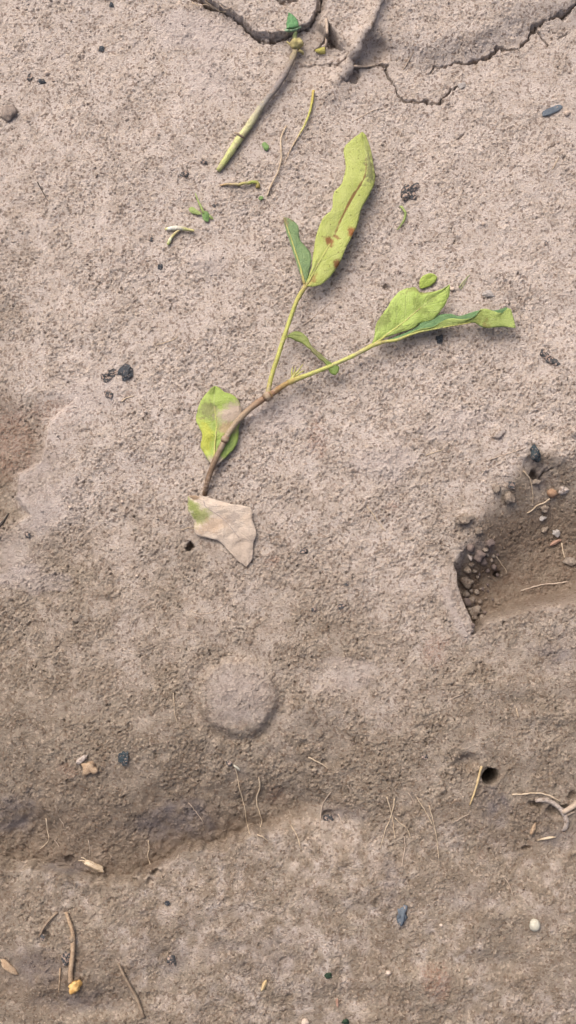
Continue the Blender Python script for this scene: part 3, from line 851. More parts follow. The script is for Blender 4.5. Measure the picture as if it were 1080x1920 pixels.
E_M = [((a[0] + b[0]) / 2, (a[1] + b[1]) / 2, (a[2] + b[2]) / 2 + 2.0) for a, b in zip(resample(E_L, 9), resample(E_R, 9))]
leaf = blade('leaf', E_L, E_M, E_R, (OLIVE, DKU), plant, 30, 4, sag=.8, wave=.5, lie=False)
leaf['label'] = 'small olive leaf rolled and drooping between the branches'
pts, rad = run([(529, 640, 38, 2.0), (540, 630, 38.4, 1.8), (552, 629, 40, 1.2)], 8, lie=False)
tube('midrib', pts, rad, M_BRANCH, leaf, 8, .05)
bud = tube('bud', *run([(546, 716, 32, 4), (549, 708, 33, 3.6), (552, 703, 34, 2.4), (554, 699, 35, 1.2)], 8), M_BRANCH2, plant, 8, .05)
for Q in ([(548, 706, 33.5, 1.8), (547, 697, 35, 1.4), (549, 688, 36, .6)], [(551, 704, 34, 1.8), (559, 696, 35, 1.5), (568, 683, 36.5, .6)], [(553, 707, 33, 1.6), (562, 699, 34, 1.3), (571, 694, 35, .5)], [(549, 704, 34, 1.5), (553, 695, 36, 1.2), (555, 687, 37, .5)]):
    tube('bud_scale', *run(Q, 9), M_BRANCH2, bud, 6, .05)
G_L = [(396, 871, 9), (382, 849, 7), (376, 836, 8), (379, 815, 9), (368, 790, 10), (369, 774, 11), (376, 753, 12), (386, 738, 11), (396, 728, 9), (403, 724, 8)]
G_R = [(408, 871, 9), (419, 862, 6), (441, 838, 5), (447, 819, 5), (448, 800, 6), (455, 779, 7), (451, 762, 8), (447, 751, 9), (436, 740, 9), (420, 735, 8), (412, 727, 7), (404, 724, 8)]
G_M = [(402, 871, 9), (402, 838, 7), (407, 796, 8), (401, 760, 9), (403, 724, 8)]
leaf = blade('leaf', G_L, G_M, G_R, (LOW, LOWU), plant, 40, 8, sag=.8, wave=1.2)
leaf['label'] = 'yellowing leaf with bleached patches behind the lower stem'
pts, rad = run([(403, 868, 13.4, 2.4), (402, 850, 8.4, 2.0), (403, 830, 7.8, 1.6), (406, 796, 8.6, 1.1), (402, 762, 9.4, .8)], 16)
tube('midrib', pts, rad, M_BRANCH, leaf, 8, .05)
H_L = [(352, 933, 4), (353, 957, 5), (363, 978, 5), (364, 994, 5), (373, 1005, 4), (409, 1014, 2.5), (430, 1036, 1.2), (446, 1052, 1.0), (461, 1063, 1.0)]
H_R = [(354, 929, 4), (378, 930, 9), (405, 937, 10), (432, 945, 8), (461, 949, 7), (472, 955, 6), (474, 976, 6), (481, 1000, 5), (475, 1020, 3), (473, 1048, 2), (463, 1063, 1.2)]
H_M = [(353, 931, 4), (384, 950, 7.5), (420, 974, 6), (448, 1008, 3), (462, 1063, 1.1)]
leaf = blade('leaf', H_L, H_M, H_R, (DEAD, DEAD), plant, 44, 10, sag=1.0, wave=1.4, wf=6, thick=.0002, wrk=2.4)
leaf['label'] = 'withered tan leaf with one green corner at the stem foot'
pts, rad = run([(382, 934, 8.5, 1.4), (386, 950, 7.7, 1.1), (420, 974, 6.2, .8), (448, 1008, 3.2, .6)], 16)
tube('midrib', pts, rad, M_CLODP, leaf, 8, .05)

# ------------------------------------------------------------------ the cut stalk by the crack
b0 = at(553, 96, 2)
stalk = empty('plant_stalk', b0)
tag(stalk, 'thick grey stalk fading to pale green, lying below the crack with one leaf', 'stalk')
M_STALK = stem_material('stalk_grey_green', [(0, (170, 158, 116)), (.10, (150, 138, 124)), (.25, (136, 128, 126)), (.44, (152, 146, 138)), (.58, (196, 192, 154)), (.72, (204, 206, 146)), (1, (190, 198, 122))])
pts, rad = run([(556, 88, 6, 6), (549, 108, 7, 7.0), (538, 132, 7, 7.2), (522, 158, 6.5, 7.4), (502, 184, 6, 7.6), (482, 212, 5, 7.8), (464, 240, 4.5, 8.2), (446, 264, 4, 8.4), (430, 289, 3.4, 7.8), (418, 307, 2.8, 6.6), (409, 320, 2, 5.2)], 44)
rad = [r * .84 * (1 + .12 * mnoise.noise((i * .33, 7.2, 0))) for i, r in enumerate(rad)]
tube('stem', pts, rad, M_STALK, stalk, 12, .08)
a, b = at(455, 253, 5), at(445, 260, 5)
tube('leaf_scar', [at(440, 249, 5.5), at(446, 251, 7.5), at(452, 255, 8.0), at(458, 259, 6)], [2 / SC, 2.6 / SC, 2.4 / SC, 1.6 / SC], M_WOODG, stalk, 8, .2)
M_NODE = plain('node_yellow', (188, 178, 122), (174, 162, 118), 200, .7, .0006, .25, (150, 134, 92))
lump('node', 555, 90, 11, 10, 12, M_NODE, parent=stalk, jag=.35, h=8)
pts, rad = run([(556, 86, 8, 4), (553, 74, 9, 4), (553, 66, 10, 4.2), (556, 60, 10, 2.2)], 12, lie=False)
tube('leaf_stalk', pts, rad, plain('leaf_stalk_green', (150, 168, 112), (170, 178, 126), 220, .6, .0004), stalk, 10, .08)
pts, rad = run([(552, 92, 8, 3), (545, 84, 7, 2.6), (538, 78, 6, 1.5)], 8, lie=False)
tube('bract', pts, rad, M_NODE, stalk, 8, .1)
pts, rad = run([(560, 94, 8, 3), (567, 98, 6, 3), (568, 103, 4, 1.6)], 8, lie=False)
tube('bract', pts, rad, M_NODE, stalk, 8, .1)
TL = leaf_material('leaf_sprout_green', (104, 160, 106), (120, 172, 116), (138, 184, 130), vstr=.12)
TLU = leaf_material('leaf_sprout_pale', (170, 206, 166), (182, 214, 176), (190, 220, 184))
lf = blade('leaf', [(537, 55, 12), (537, 46, 13), (539, 34, 14), (541, 24, 15)], [(549, 55, 14), (548, 44, 16), (544, 33, 16), (541.5, 24, 15)], [(560, 51, 11), (559, 41, 12), (552, 31, 14), (542, 24, 15)], (TL, TLU), stalk, 20, 6, sag=.6, lie=False)
lf['label'] = 'fresh green pointed leaf with pale rolled lower edge'
pts, rad = run([(534, 56, 12, 2.0), (541, 58, 13, 2.6), (549, 57, 14, 2.4), (556, 55, 13, 2.2), (563, 51, 11, 1.4)], 14, lie=False)
tube('rolled_edge', pts, rad, TLU, lf, 8, .1)

# thick soil-coated root on the bank
pts, rad = run([(722, -14, 0, 6), (704, 20, 0, 7), (696, 44, 1, 8), (678, 66, 1.5, 10), (668, 90, 2, 12), (657, 112, 1, 13), (648, 132, -2, 15), (634, 150, -5, 16), (622, 166, -9, 16)], 60)
rad = [r * (.85 + .35 * mnoise.noise((i * .31, 4.4, 1.0))) for i, r in enumerate(rad)]
rt = tube('buried_root', pts, rad, M_SOILROOT, None, 14, .16)
of_soil(rt, .8)
tag(rt, 'thick soil coated root running down the cracked bank', 'root')
rootlet([(664, 124, 3), (680, 125, 2), (694, 124, 1.6), (700, 122, 1)], 2.6, 1.2, M_ROOTD, '', parent=rt, name='side_root')
rootlet([(612, 36), (613, 60, 6), (611, 82, 5), (608, 92)], 3.2, 2.4, M_ROOTD, 'short upright dusty root standing in the cavity beside the yellow leaf scrap', 'root', 'dusty_root', h=3)

# yellow scrap of leaf in the cavity
YEL = leaf_material('leaf_yellow_scrap', (196, 190, 98), (206, 196, 116), (212, 206, 140), vstr=.2)
def loose_leaf(name, L, M, R, mat, label, cat='leaf', n=16, m=4, wave=.3, group=None, mat2=None, sag=.4):
    o = blade(name, L, M, R, (mat, mat2 or mat), None, n, m, sag=sag, wave=wave)
    tag(o, label, cat, group)
    return o
loose_leaf('leaf_scrap', [(590, 94, 2), (600, 90, 4), (609, 88, 4)], [(591, 96, 2), (600, 96, 4.5), (610, 95, 4)], [(592, 98, 1), (600, 101, 2), (610, 101, 2)], YEL, 'yellow leaf scrap lying at the mouth of the bank cavity')
BRT = leaf_material('leaf_loose_bright', (176, 200, 92), (186, 208, 102), (200, 214, 126), vstr=.2, nveins=5)
PALEG = leaf_material('leaf_pale_green', (176, 192, 124), (164, 186, 108), (196, 206, 150), vstr=.15)
SPR = leaf_material('leaf_sprig_green', (146, 180, 112), (134, 172, 104), (168, 196, 132), vstr=.15)
# scale of the small detached leaf: base lower left, tip right
loose_leaf('fallen_leaf', [(787, 541, 2), (787, 527, 3), (795, 516, 3.5), (808, 512, 3), (817, 516, 2)], [(788, 541, 2), (797, 531, 2.5), (808, 521, 2.5), (818, 518, 2)], [(790, 541, 2), (803, 538, 2), (814, 531, 2), (819, 522, 2), (818, 517, 2)], BRT, 'small oval bright green fallen leaf above the notched seedling leaf')
loose_leaf('fallen_leaf', [(491, 272, 2), (494, 267, 3), (500, 268, 2.5), (504, 274, 2)], [(491.5, 273, 2), (496, 274, 3), (500, 276, 3), (504, 276, 2)], [(493, 276, 2), (496, 281, 2), (501, 283, 2), (504.5, 278, 2)], SPR, 'tiny green fallen leaf beside the jointed dry twig')
loose_leaf('leaf_scrap', [(484, 372, 1.5), (488, 368, 2), (493, 369, 1.5)], [(485, 373, 1.5), (488, 371.5, 2), (494, 371.5, 1.5)], [(486, 375, 1.5), (489, 375, 1.5), (494, 373, 1.5)], SPR, 'tiny green leaf scrap at the foot of the jointed dry twig', n=8)
loose_leaf('leaf_strip', [(749, 387, 2), (757, 398, 3), (756, 412, 2.5), (744, 431, 1.5)], [(751, 386, 2.4), (759, 398, 3.4), (757.5, 413, 3), (745, 431, 1.6)], [(754, 386, 2), (762, 399, 2.5), (759.5, 414, 2), (746, 431, 1.5)], PALEG, 'curved pale green leaf strip below the dusty charcoal', 'leaf strip')
# curled strip
o = rootlet([(413, 348, 1.0), (428, 345, 2), (445, 346, 2.5), (462, 343, 3), (478, 341, 3), (484, 345, 2), (483, 353, .5)], 2.0, 4.2, stem_material('strip_brown_green', [(0, (190, 160, 124)), (.45, (186, 176, 110)), (.75, (160, 174, 88)), (1, (160, 140, 84))]), 'hooked dry strip half green, lying under the thick stalk end', 'strip', 'dry_strip')
# sprig
sp = empty('weed_sprig', at(380, 400, 0)); tag(sp, 'pulled green weed sprig with three small leaves', 'weed')
pts, rad = run([(366, 362, 2, .8), (372, 378, 3, 1.6), (378, 390, 3.5, 2.8), (382, 400, 3.5, 2.4)], 12)
tube('stem', pts, rad, PALEG, sp, 8, .1)
blade('leaf', [(377, 399, 3), (370, 394, 3), (362, 388, 3), (355, 390, 2)], [(377, 401, 3), (368, 397, 3.5), (360, 394, 3), (354, 392, 2)], [(376, 403, 3), (366, 402, 2), (358, 399, 2), (354, 394, 2)], (PALEG, PALEG), sp, 14, 4)
blade('leaf', [(380, 396, 3), (379, 403, 3), (381, 411, 3), (387, 416, 2)], [(384, 396, 3.5), (385, 404, 4), (387, 411, 3), (388.5, 416, 2)], [(388, 396, 3), (393, 403, 2.5), (392, 412, 2), (390, 416, 2)], (SPR, PALEG), sp, 14, 4)
blade('leaf', [(391, 402, 2.5), (396, 404, 2.5), (400, 410, 1.5)], [(391, 404, 2.6), (395, 407, 2.6), (400, 411, 1.5)], [(391, 406, 2), (394, 409, 2), (399, 412, 1.5)], (PALEG, PALEG), sp, 10, 3)
# peeled white-green sprout
pe = empty('peeled_sprout', at(335, 432, 0)); tag(pe, 'white and green peeled sprout bent double', 'sprout')
M_PEEL = stem_material('peel_white_green', [(0, (206, 200, 120)), (.12, (232, 234, 222)), (.5, (232, 236, 220)), (.68, (206, 208, 134)), (1, (206, 200, 124))])
M_PEEL2 = stem_material('peel_green', [(0, (196, 182, 140)), (.5, (196, 188, 130)), (.7, (224, 226, 196)), (1, (174, 194, 96))])
pts, rad = run([(310, 430, 2, 2.4), (322, 428, 3, 4.0), (336, 427.5, 3.5, 4.6), (350, 430, 3, 2.8), (364, 433, 2, 2.4)], 18)
tube('stem', pts, rad, M_PEEL, pe, 10, .08)
pts, rad = run([(337, 431, 2.5, 2.4), (328, 438, 2.5, 2.6), (321, 446, 2.5, 3.0), (318, 452, 2.4, 3.4), (315, 459, 1.6, 2.6)], 14)
tube('tip', pts, rad, M_PEEL2, pe, 10, .08)
# yellow-green creeping stem and jointed twig
o = rootlet([(588, 170, 2), (585, 192, 3), (578, 218, 3), (571, 236, 3), (560, 254, 2), (546, 278, 1.5), (536, 300, 1)], 3.0, 1.0, stem_material('creeper', [(0, (196, 176, 90)), (.3, (196, 196, 104)), (.55, (204, 200, 124)), (.7, (206, 184, 148)), (1, (196, 174, 150))]), 'thin yellow green creeping vine fading to a dry end beside the stalk', 'vine', 'vine_cutting')
rootlet([(537, 236, 1.5), (530, 250, 2.5), (526.5, 262, 3), (527, 284, 3), (527, 302, 3), (520, 324, 2.5), (508, 348, 2), (500, 368, 1)], 1.6, 1.8, M_ROOT, 'jointed pale dry twig between the thick stalk and the long leaf', 'twig', 'dry_twig', wob=.5)
rootlet([(860, 540), (869, 528, 1.5), (881, 515)], .9, .7, PALEG, 'pale green grass blade beside the small oval fallen leaf', 'grass', 'grass_blade', wob=.3)
rootlet([(863, 543), (870, 533, 1.2), (875, 524)], .7, .5, PALEG, 'shorter grass blade touching the pale green one', 'grass', 'grass_blade', wob=.3)

# ------------------------------------------------------------------ rootlets
ROOTS = [
    ([(441, 1436), (446, 1462), (450, 1482), (458, 1512), (463, 1542), (468, 1564)], 1.1, .9, M_ROOT, 'longer straight pale root hanging down the dark furrow wall'),
    ([(485, 1458), (487, 1474), (482, 1492), (482, 1508), (487, 1524), (491, 1542), (485, 1558)], 1.3, .9, M_ROOT, 'wavy pale root hanging beside the longer straight one'),
    ([(482, 1565), (492, 1569), (503, 1577)], 1.2, .6, M_ROOT, 'short root stub on the furrow lip under the wavy root'),
    ([(278, 1576), (280, 1592), (277, 1604), (282, 1622), (283, 1638)], 1.2, .8, M_ROOT, 'lone crooked pale root crossing the ashy furrow wall'),
    ([(86, 1534), (89, 1556), (91, 1574), (84, 1584), (75, 1592)], 1.1, .7, M_ROOT, 'pale root hooked at its lower end above the pale wood splinter'),
    ([(102, 1575), (108, 1582), (111, 1588)], .8, .6, M_ROOTD, 'tiny curved root beside the hooked pale root'),
    ([(112, 1535), (118, 1544), (120, 1552)], .7, .5, M_ROOTD, 'tiny forked rootlet above the hooked pale root'),
    ([(353, 1505), (364, 1518), (375, 1532), (382, 1545)], .9, .7, M_ROOTD, 'slanting rootlet on the grey ash patch of the furrow'),
    ([(166, 1576), (168, 1592), (168, 1604)], .7, .6, M_ROOTD, 'fine upright rootlet just above the pale wood splinter'),
    ([(725, 1494), (733, 1520), (737, 1542), (741, 1574)], 1.2, .8, M_ROOT, 'straight root of the crossed pair on the lower slope'),
    ([(740, 1497), (737, 1516), (731, 1538), (722, 1558), (713, 1592)], 1.4, .6, M_ROOT, 'slanted root of the crossed pair on the lower slope'),
    ([(741, 1534), (752, 1545), (762, 1552), (771, 1574)], .9, .6, M_ROOT, 'side rootlet leaving the crossed pair of roots'),
    ([(781, 1494), (793, 1514), (803, 1530), (812, 1548)], .9, .8, M_ROOT, 'upper slanting root next to the long vertical root'),
    ([(804, 1510), (810, 1530), (816, 1556), (820, 1584), (823, 1612)], 1.0, .7, M_ROOT, 'long vertical root on the slope below the dark hole'),
    ([(758, 1568), (759, 1590), (755, 1614), (751, 1646)], 1.1, .7, M_ROOTD, 'faint vertical root below the crossed pair'),
    ([(766, 1487), (774, 1500), (778, 1518)], .7, .5, M_ROOTD, 'short faint rootlet above the slanting root'),
    ([(578, 1420), (592, 1427), (604, 1433), (615, 1441)], 1.5, .8, M_ROOT, 'short root lying across the shoulder above the furrow'),
    ([(620, 1486), (608, 1503), (602, 1522), (600, 1546), (601, 1580), (602, 1602)], .9, .6, M_ROOTD, 'faint long root running down past the ashy notch'),
    ([(634, 1526), (640, 1540), (645, 1556)], 1.0, .6, M_ROOTD, 'short faint root close beside the ashy notch'),
    ([(545, 1547), (554, 1562), (560, 1576), (564, 1592)], 1.1, .7, M_ROOT, 'slanting root on the light ledge below the furrow'),
    ([(652, 1472), (656, 1480), (659, 1486)], .8, .5, M_ROOTD, 'tiny rootlet stub above the ashy notch'),
    ([(960, 1490), (980, 1489, 1), (1000, 1487, 2), (1022, 1489, 3), (1040, 1497, 3), (1052, 1504, 1)], 1.3, 1.6, M_ROOT, 'slender pale root arching over the thick forked root'),
    ([(325, 1299), (326, 1318), (328, 1340), (333, 1356)], .9, .6, M_ROOT, 'curved rootlet beside the flat round clod'),
    ([(688, 950), (700, 965), (711, 982), (723, 997)], .9, .8, M_ROOT, 'fine straight root lying on the open bed between the seedling and the pit'),
    ([(356, 1146), (374, 1151), (392, 1150), (410, 1143), (424, 1130), (433, 1117)], 1.0, .6, M_ROOTD, 'curving faint root below the withered leaf'),
    ([(568, 610), (584, 598), (600, 585), (619, 568)], 1.0, .8, M_ROOTD, 'thin straight root lying behind the rolled olive leaf'),
    ([(981, 883, 1), (990, 892, 2), (995, 902, 2), (998, 922, 1.5), (1000, 946, 1)], 1.3, .8, M_ROOT, 'bent pale root dangling below the teal flake in the pit'),
    ([(931, 1043), (938, 1054), (945, 1064), (951, 1074)], 1.0, .7, M_ROOT, 'tiny pale root beside the small hole in the pit'),
    ([(976, 1108), (996, 1102), (1018, 1096), (1042, 1094), (1066, 1091)], 1.2, 1.6, M_ROOTD, 'long dusty root lying flat on the pit floor'),
    ([(1053, 1018), (1056, 1034), (1059, 1046), (1066, 1054)], 1.4, 1.0, M_ROOT, 'short root joining the pink chip and a clod in the pit'),
    ([(918, 862), (936, 856), (958, 849), (986, 839)], 1.1, .8, M_ROOTD, 'dusty root along the upper lip of the pit'),
    ([(798, 854), (812, 849), (832, 842)], .9, .7, M_ROOT, 'short pale root on the bed above the pit'),
    ([(660, 228), (680, 218), (698, 208), (718, 202)], 1.0, .8, M_ROOTD, 'fine root lying above the tip of the long leaf'),
    ([(294, 646), (308, 643), (322, 638), (334, 631)], .9, .7, M_ROOT, 'short curved root near the large charcoal lump'),
    ([(228, 753), (238, 746), (252, 742)], 1.4, .9, M_ROOT, 'stubby pale root below the large charcoal lump'),
    ([(946, 1646), (955, 1660), (962, 1680)], .9, .6, M_ROOTD, 'faint root low on the slope under the thick forked root'),
    ([(1068, 1448, 1), (1075, 1452, 1.5), (1082, 1446, 1)], .8, .6, M_ROOTD, 'tiny rootlet on the slope above the thick forked root'),
    ([(968, 1328), (970, 1336), (972, 1346)], 1.1, .8, M_ROOT, 'tiny pale root stub on the smeared slope below the pit'),
    ([(845, 1312), (856, 1306), (866, 1302)], .9, .6, M_ROOTD, 'short faint root below the pointed corner of the pit'),
    ([(364, 991), (352, 990), (340, 994)], .8, .6, M_ROOT, 'fine root poking out from under the withered leaf'),
    ([(567, 990), (576, 988), (588, 981)], .7, .5, M_ROOTD, 'tiny faint root near the charcoal fleck on the open bed'),
    ([(745, 230), (752, 216), (760, 206)], .9, .6, M_ROOTD, 'tiny slanting root below the lower bank crack'),
    ([(756, 130), (768, 108), (776, 96)], 1.1, .8, M_ROOTD, 'slanting root beside the thick soil coated root'),
    ([(1035, 318), (1042, 305), (1048, 295)], .8, .6, M_ROOT, 'fine pale root below the blue flake'),
    ([(360, 4, 2), (372, 10, 3), (388, 9, 3), (402, 18, 1)], 1.0, .7, M_ROOT, 'fine root bridging the wide end of the plate crack'),
    ([(384, 2, 2), (396, 10, 3), (410, 20, 2), (424, 22, 1)], .9, .6, M_ROOT, 'curved fine root inside the plate crack'),
    ([(412, 8, 1), (420, 16, 2), (432, 14, 2), (444, 8, 1)], .9, .6, M_ROOTD, 'dusty fine root crossing onto the cracked plate'),
    ([(855, 1540), (868, 1532), (880, 1526)], .9, .7, M_ROOTD, 'small root beneath the yellow straw'),
    ([(72, 220), (84, 214), (92, 212)], .8, .5, M_ROOTD, 'tiny root on the dry bed by the round grey clod'),
    ([(293, 205), (298, 220), (299, 236)], .8, .5, M_ROOTD, 'tiny pale root on the dry crust near the cut stalk'),
]
for Q, a, b, m, lab in ROOTS:
    rootlet(Q, a, b, m, lab, group='fine roots in the soil')
# a few thicker pieces
rootlet([(903, 1437, 3), (898, 1456, 3), (893, 1476, 2.5), (887, 1494, 2), (881, 1510, .5)], 2.4, 1.5, M_STRAW, 'yellow straw stalk leaning beside the dark hole', 'straw', 'straw', wob=.4)
fr = rootlet([(1004, 1501, -2), (1022, 1500, .4), (1038, 1506, 1.2), (1050, 1516, 1.5), (1057, 1526, 1.5), (1062, 1538, 1), (1061, 1550, -.5), (1055, 1556, -3)], 4.4, 5.2, M_SOILROOT, 'thick forked root half buried in the slope', 'root', 'forked_root', wob=.6)
of_soil(fr, .7)
rootlet([(1056, 1524, 3), (1068, 1516, 3), (1080, 1508, 2.5), (1094, 1498, 0)], 5.0, 5.0, M_ROOTD, '', parent=fr, name='side_root')
rootlet([(1060, 1530, 2.5), (1070, 1526, 2), (1078, 1522, 1)], 2.4, 1.6, M_ROOTD, '', parent=fr, name='side_root')
rootlet([(70, 341), (78, 356), (90, 377)], .9, .7, M_TWIG, 'short dark straight twig pressed into the dry bed', 'twig', 'dark_twig', wob=.2)
rootlet([(-6, 990), (6, 978, 1), (16, 962)], 2.4, 1.6, M_TWIG, 'dark twig end beside the sunken reddish patch', 'twig', 'dark_twig', wob=.4)
sd_ = rootlet([(988, 962, 1), (998, 957, 1.5), (1008, 948, 2), (1022, 942, 2.5), (1031, 935, 3)], 1.1, 1.7, M_ROOT, 'sprouted brown seed with a white rootlet in the pit', 'seed', 'sprouted_seed')
lump('seed_coat', 1034, 925, 10, 8.5, 8, plain('seed_brown', (172, 142, 116), (152, 122, 98), 200, .7, .0006, .2, dust=.3), parent=sd_, ang=25, jag=.1, h=2)

# sticks and chips on the lower ground
st1 = rootlet([(124, 1710, 1), (130, 1728, 2.5), (136, 1748, 3), (137, 1766, 3), (136, 1790, 3), (133, 1815, 2.5), (132, 1842, 1.5)], 3.2, 5.2, M_WOODT, 'upright pale grey stick with an orange bud at its end', 'stick', 'stick', wob=.8)
lump('bud', 141, 1849, 9, 12, 8, M_ORANGE, parent=st1, ang=20, jag=.45, h=2)
lump('node', 136, 1759, 6, 6, 6, M_WOODG, parent=st1, jag=.3, h=3)
rootlet([(108, 1711), (96, 1722, 2.5), (84, 1738, 2.5), (73, 1757)], 2.4, 2.0, M_WOODG, 'curved grey twig arching away from the stick with the bud', 'twig', 'grey_twig')
rootlet([(222, 1806), (232, 1828, 2), (244, 1850, 2), (256, 1872, 1.5), (270, 1908, .5)], 2.6, 3.4, M_WOODG, 'slanting grey stick sinking into the lower ground', 'stick', 'stick', wob=.6)
rootlet([(113, 1815), (112, 1832, 1.5), (110, 1862)], 1.6, 1.0, M_WOODT, 'thin upright splinter beside the stick with the bud', 'splinter', 'splinter', wob=.3)
def chip(name, a, b, wd, th, mat, label, cat='wood chip', jag=.3, h=0.0):
    L = math.hypot(b[0] - a[0], b[1] - a[1]) / 2
    return lump(name, (a[0] + b[0]) / 2, (a[1] + b[1]) / 2, L, wd, th, mat, label, cat, ang=math.degrees(math.atan2(b[1] - a[1], b[0] - a[0])), jag=jag, facets=5, sink=.25)
w1 = chip('wood_splinter', (156, 1613), (196, 1632), 7.5, 7, M_WOOD, 'pale torn wood splinter lying in the furrow bottom', 'wood')
rootlet([(160, 1616, 2.5), (154, 1613, 3), (147, 1613, 2)], 1.6, .8, M_WOOD, '', parent=w1, name='fibre')
rootlet([(162, 1613, 2.5), (157, 1609, 3), (152, 1608, 2)], 1.4, .7, M_WOOD, '', parent=w1, name='fibre')
chip('wood_chip', (0, 1797), (36, 1830), 7, 6, M_WOODT, 'tan flat wood chip near the stick with the bud')
chip('wood_chip', (12, 1616), (33, 1637), 4.5, 4, M_STRAW, 'straw coloured wood chip in the end of the furrow')
chip('wood_chip', (1004, 1540), (995, 1567), 4, 4, M_WOODT, 'narrow tan wood chip below the thick forked root')
chip('wood_chip', (1006, 1575), (1040, 1569), 2.6, 3, M_WOOD, 'thin pale sliver of wood below the narrow tan chip')
chip('wood_chip', (500, 1838), (489, 1860), 4, 3, M_STRAW, 'small straw coloured chip flat on the lower ground')
chip('brick_chip', (1030, 1024), (1052, 1011), 4, 5, M_PINK, 'pinkish brown chip lying on the pit floor', 'chip')
chip('brick_chip', (632, 1872), (633, 1888), 3, 3, M_PINK, 'tiny pink brown chip near the green moss fleck', 'chip')
chip('bark_flake', (437, 1432), (450, 1444), 2.2, 2.4, M_WHITE, 'white thread like flake at the top of the straight furrow root', 'flake')

# ------------------------------------------------------------------ charcoal, flakes, stones, clods
def char(u, v, a, b, label, ang=0, mat=M_CHAR, hz=None, name='charcoal', cat='charcoal', group='charcoal bits', jag=.6, sink=.46):
    return lump(name, u, v, a, b, (hz or min(a, b) * .7) * .6, mat, label, cat, group, ang=ang, jag=jag, sink=sink, facets=7, smooth=False, sub=3 if a > 8 else 2)
char(238, 698, 15, 16, 'large solid black charcoal lump on the dry bed', 40)
char(201, 704, 17, 8, 'dusty smear shaped charcoal piece beside the large lump', -25, M_CHARD, jag=.8)
char(205, 740, 9, 8, 'crumbled charcoal below the large lump', 20, M_CHARD, jag=.9)
char(762, 362, 20, 13, 'biggest dusty charcoal crumble above the curved green strip', -35, M_CHARD, hz=9, jag=.9)
char(824, 638, 9, 7, 'small crisp charcoal bit below the folded leaf', 20, jag=.8)
char(1020, 665, 12, 8, 'shorter piece of the cracked charcoal pair', 30, M_CHARD, jag=.5)
char(1036, 678, 14, 7, 'longer piece of the cracked charcoal pair', 30, M_CHARD, jag=.5)
char(347, 327, 9, 8, 'charcoal bit under the thick stalk end', 30, M_CHARD, jag=.8)
char(382, 303, 8, 5, 'slim charcoal bit beside the thick stalk', 20, M_CHARD)
char(403, 386, 7, 3.5, 'flat charcoal fleck above the weed sprig', 0, M_CHARD)
char(301, 499, 6, 6, 'round charcoal fleck below the peeled sprout', 0)
char(283, 449, 7, 5, 'dusty charcoal fleck beside the peeled sprout', 10, M_CHARD)
char(232, 1419, 11, 13, 'blue black charcoal chunk above the furrow', 0, M_TEAL, jag=.5)
char(190, 92, 6, 8, 'thin upright charcoal flake alone on the dry crust', 20, M_CHAR)
char(79, 153, 9, 7, 'blackish charcoal flake near the round grey clod', 0, M_CHAR)
char(55, 147, 6, 8, 'dusty charcoal fleck touching the blackish flake', 0, M_CHARD)
char(209, 9, 6, 6, 'small star shaped charcoal flake on the dry crust', 0, M_CHAR, jag=.8)
char(572, 1032, 8, 7, 'charcoal fleck on the open bed below the fine straight root', -30, M_CHARD, jag=.8)
char(638, 1136, 8, 5, 'flat charcoal fleck on the bed, larger of a nearby two', -20, M_CHARD)
char(588, 1143, 6, 5, 'smaller charcoal fleck of the two on the bed', 0, M_CHARD)
char(650, 1095, 5, 4, 'tiny charcoal fleck above the two on the bed', 0, M_CHARD)
char(52, 1004, 7, 6, 'charcoal fleck by the pale crust of the sunken patch', 20, M_CHARD, jag=.8)
char(1024, 458, 6, 5, 'dark fleck on the bed above the grey flat stone', 0, M_CHARD)
char(313, 1694, 6, 5, 'charcoal fleck on the light ledge under the furrow', 20, M_CHAR)
char(321, 1799, 10, 10, 'dusty grey charcoal on the lower ground', 20, M_CHARD)
char(797, 1420, 6, 5, 'grey black fleck on the shoulder above the crossed roots', 0, M_CHARD)
char(100, 152, 4, 3, 'tiny fleck next to the blackish charcoal flake', 0, M_CHARD)
char(616, 1533, 14, 8, 'ash black lump in the notch at the furrow end', 10, M_CHARD)
char(430, 1432, 8, 5, 'grey charcoal fleck at the top of the straight furrow root', 0, M_CHARD)
char(80, 1758, 6, 7, 'dark charcoal bit under the curved grey twig', 0, M_CHARD)
char(124, 1800, 9, 14, 'grey charcoal lump beside the upright stick', 0, M_CHARD)
char(958, 910, 10, 9, 'dark ash clod at the head of the pit', 0, M_CHARD)
lump('blue_flake', 1034, 208, 20, 6, 3.2, M_BLUE, 'flat blue grey flake lying on the bank below the cracks', 'flake', ang=-24, jag=.14, facets=0, sink=.3, smooth=False, sq=.5)
lump('blue_flake', 753, 1716, 8, 15, 3.5, M_BLUE, 'upright blue grey flake on the lower ground', 'flake', ang=18, jag=.55, sink=.3, sq=.8)
lump('teal_flake', 1003, 853, 12, 14, 8, M_TEAL, 'crumpled teal black flake at the head of the pit', 'flake', jag=.55, facets=6, sink=.15)
lump('moss_fleck', 615, 1829, 6, 5, 4, M_GREENM, 'dark green moss fleck on the lower ground', 'moss', jag=.4)
lump('moss_fleck', 648, 1915, 6, 5, 4, M_GREENM, 'dark green moss fleck by the pale grit grain', 'moss', jag=.4)
lump('round_clod', 17, 212, 15, 15, 7, plain('clod_grey', (142, 131, 122), (160, 148, 138), 260, .95, .0014, .1, (124, 112, 104), dust=.4), 'round grey clod set in the dry bed', 'clod', jag=.3, sink=.42)
lump('flat_stone', 915, 552, 12, 8, 4, M_STONE, 'grey angular flat stone on the bed past the oval leaf', 'stone', ang=10, jag=.3, facets=8, smooth=False, sink=.2)
lump('flat_stone', 866, 160, 9, 7, 3, M_STONE, 'grey flat stone at the end of the lower bank crack', 'stone', ang=-20, jag=.35, facets=6, smooth=False, sink=.25)
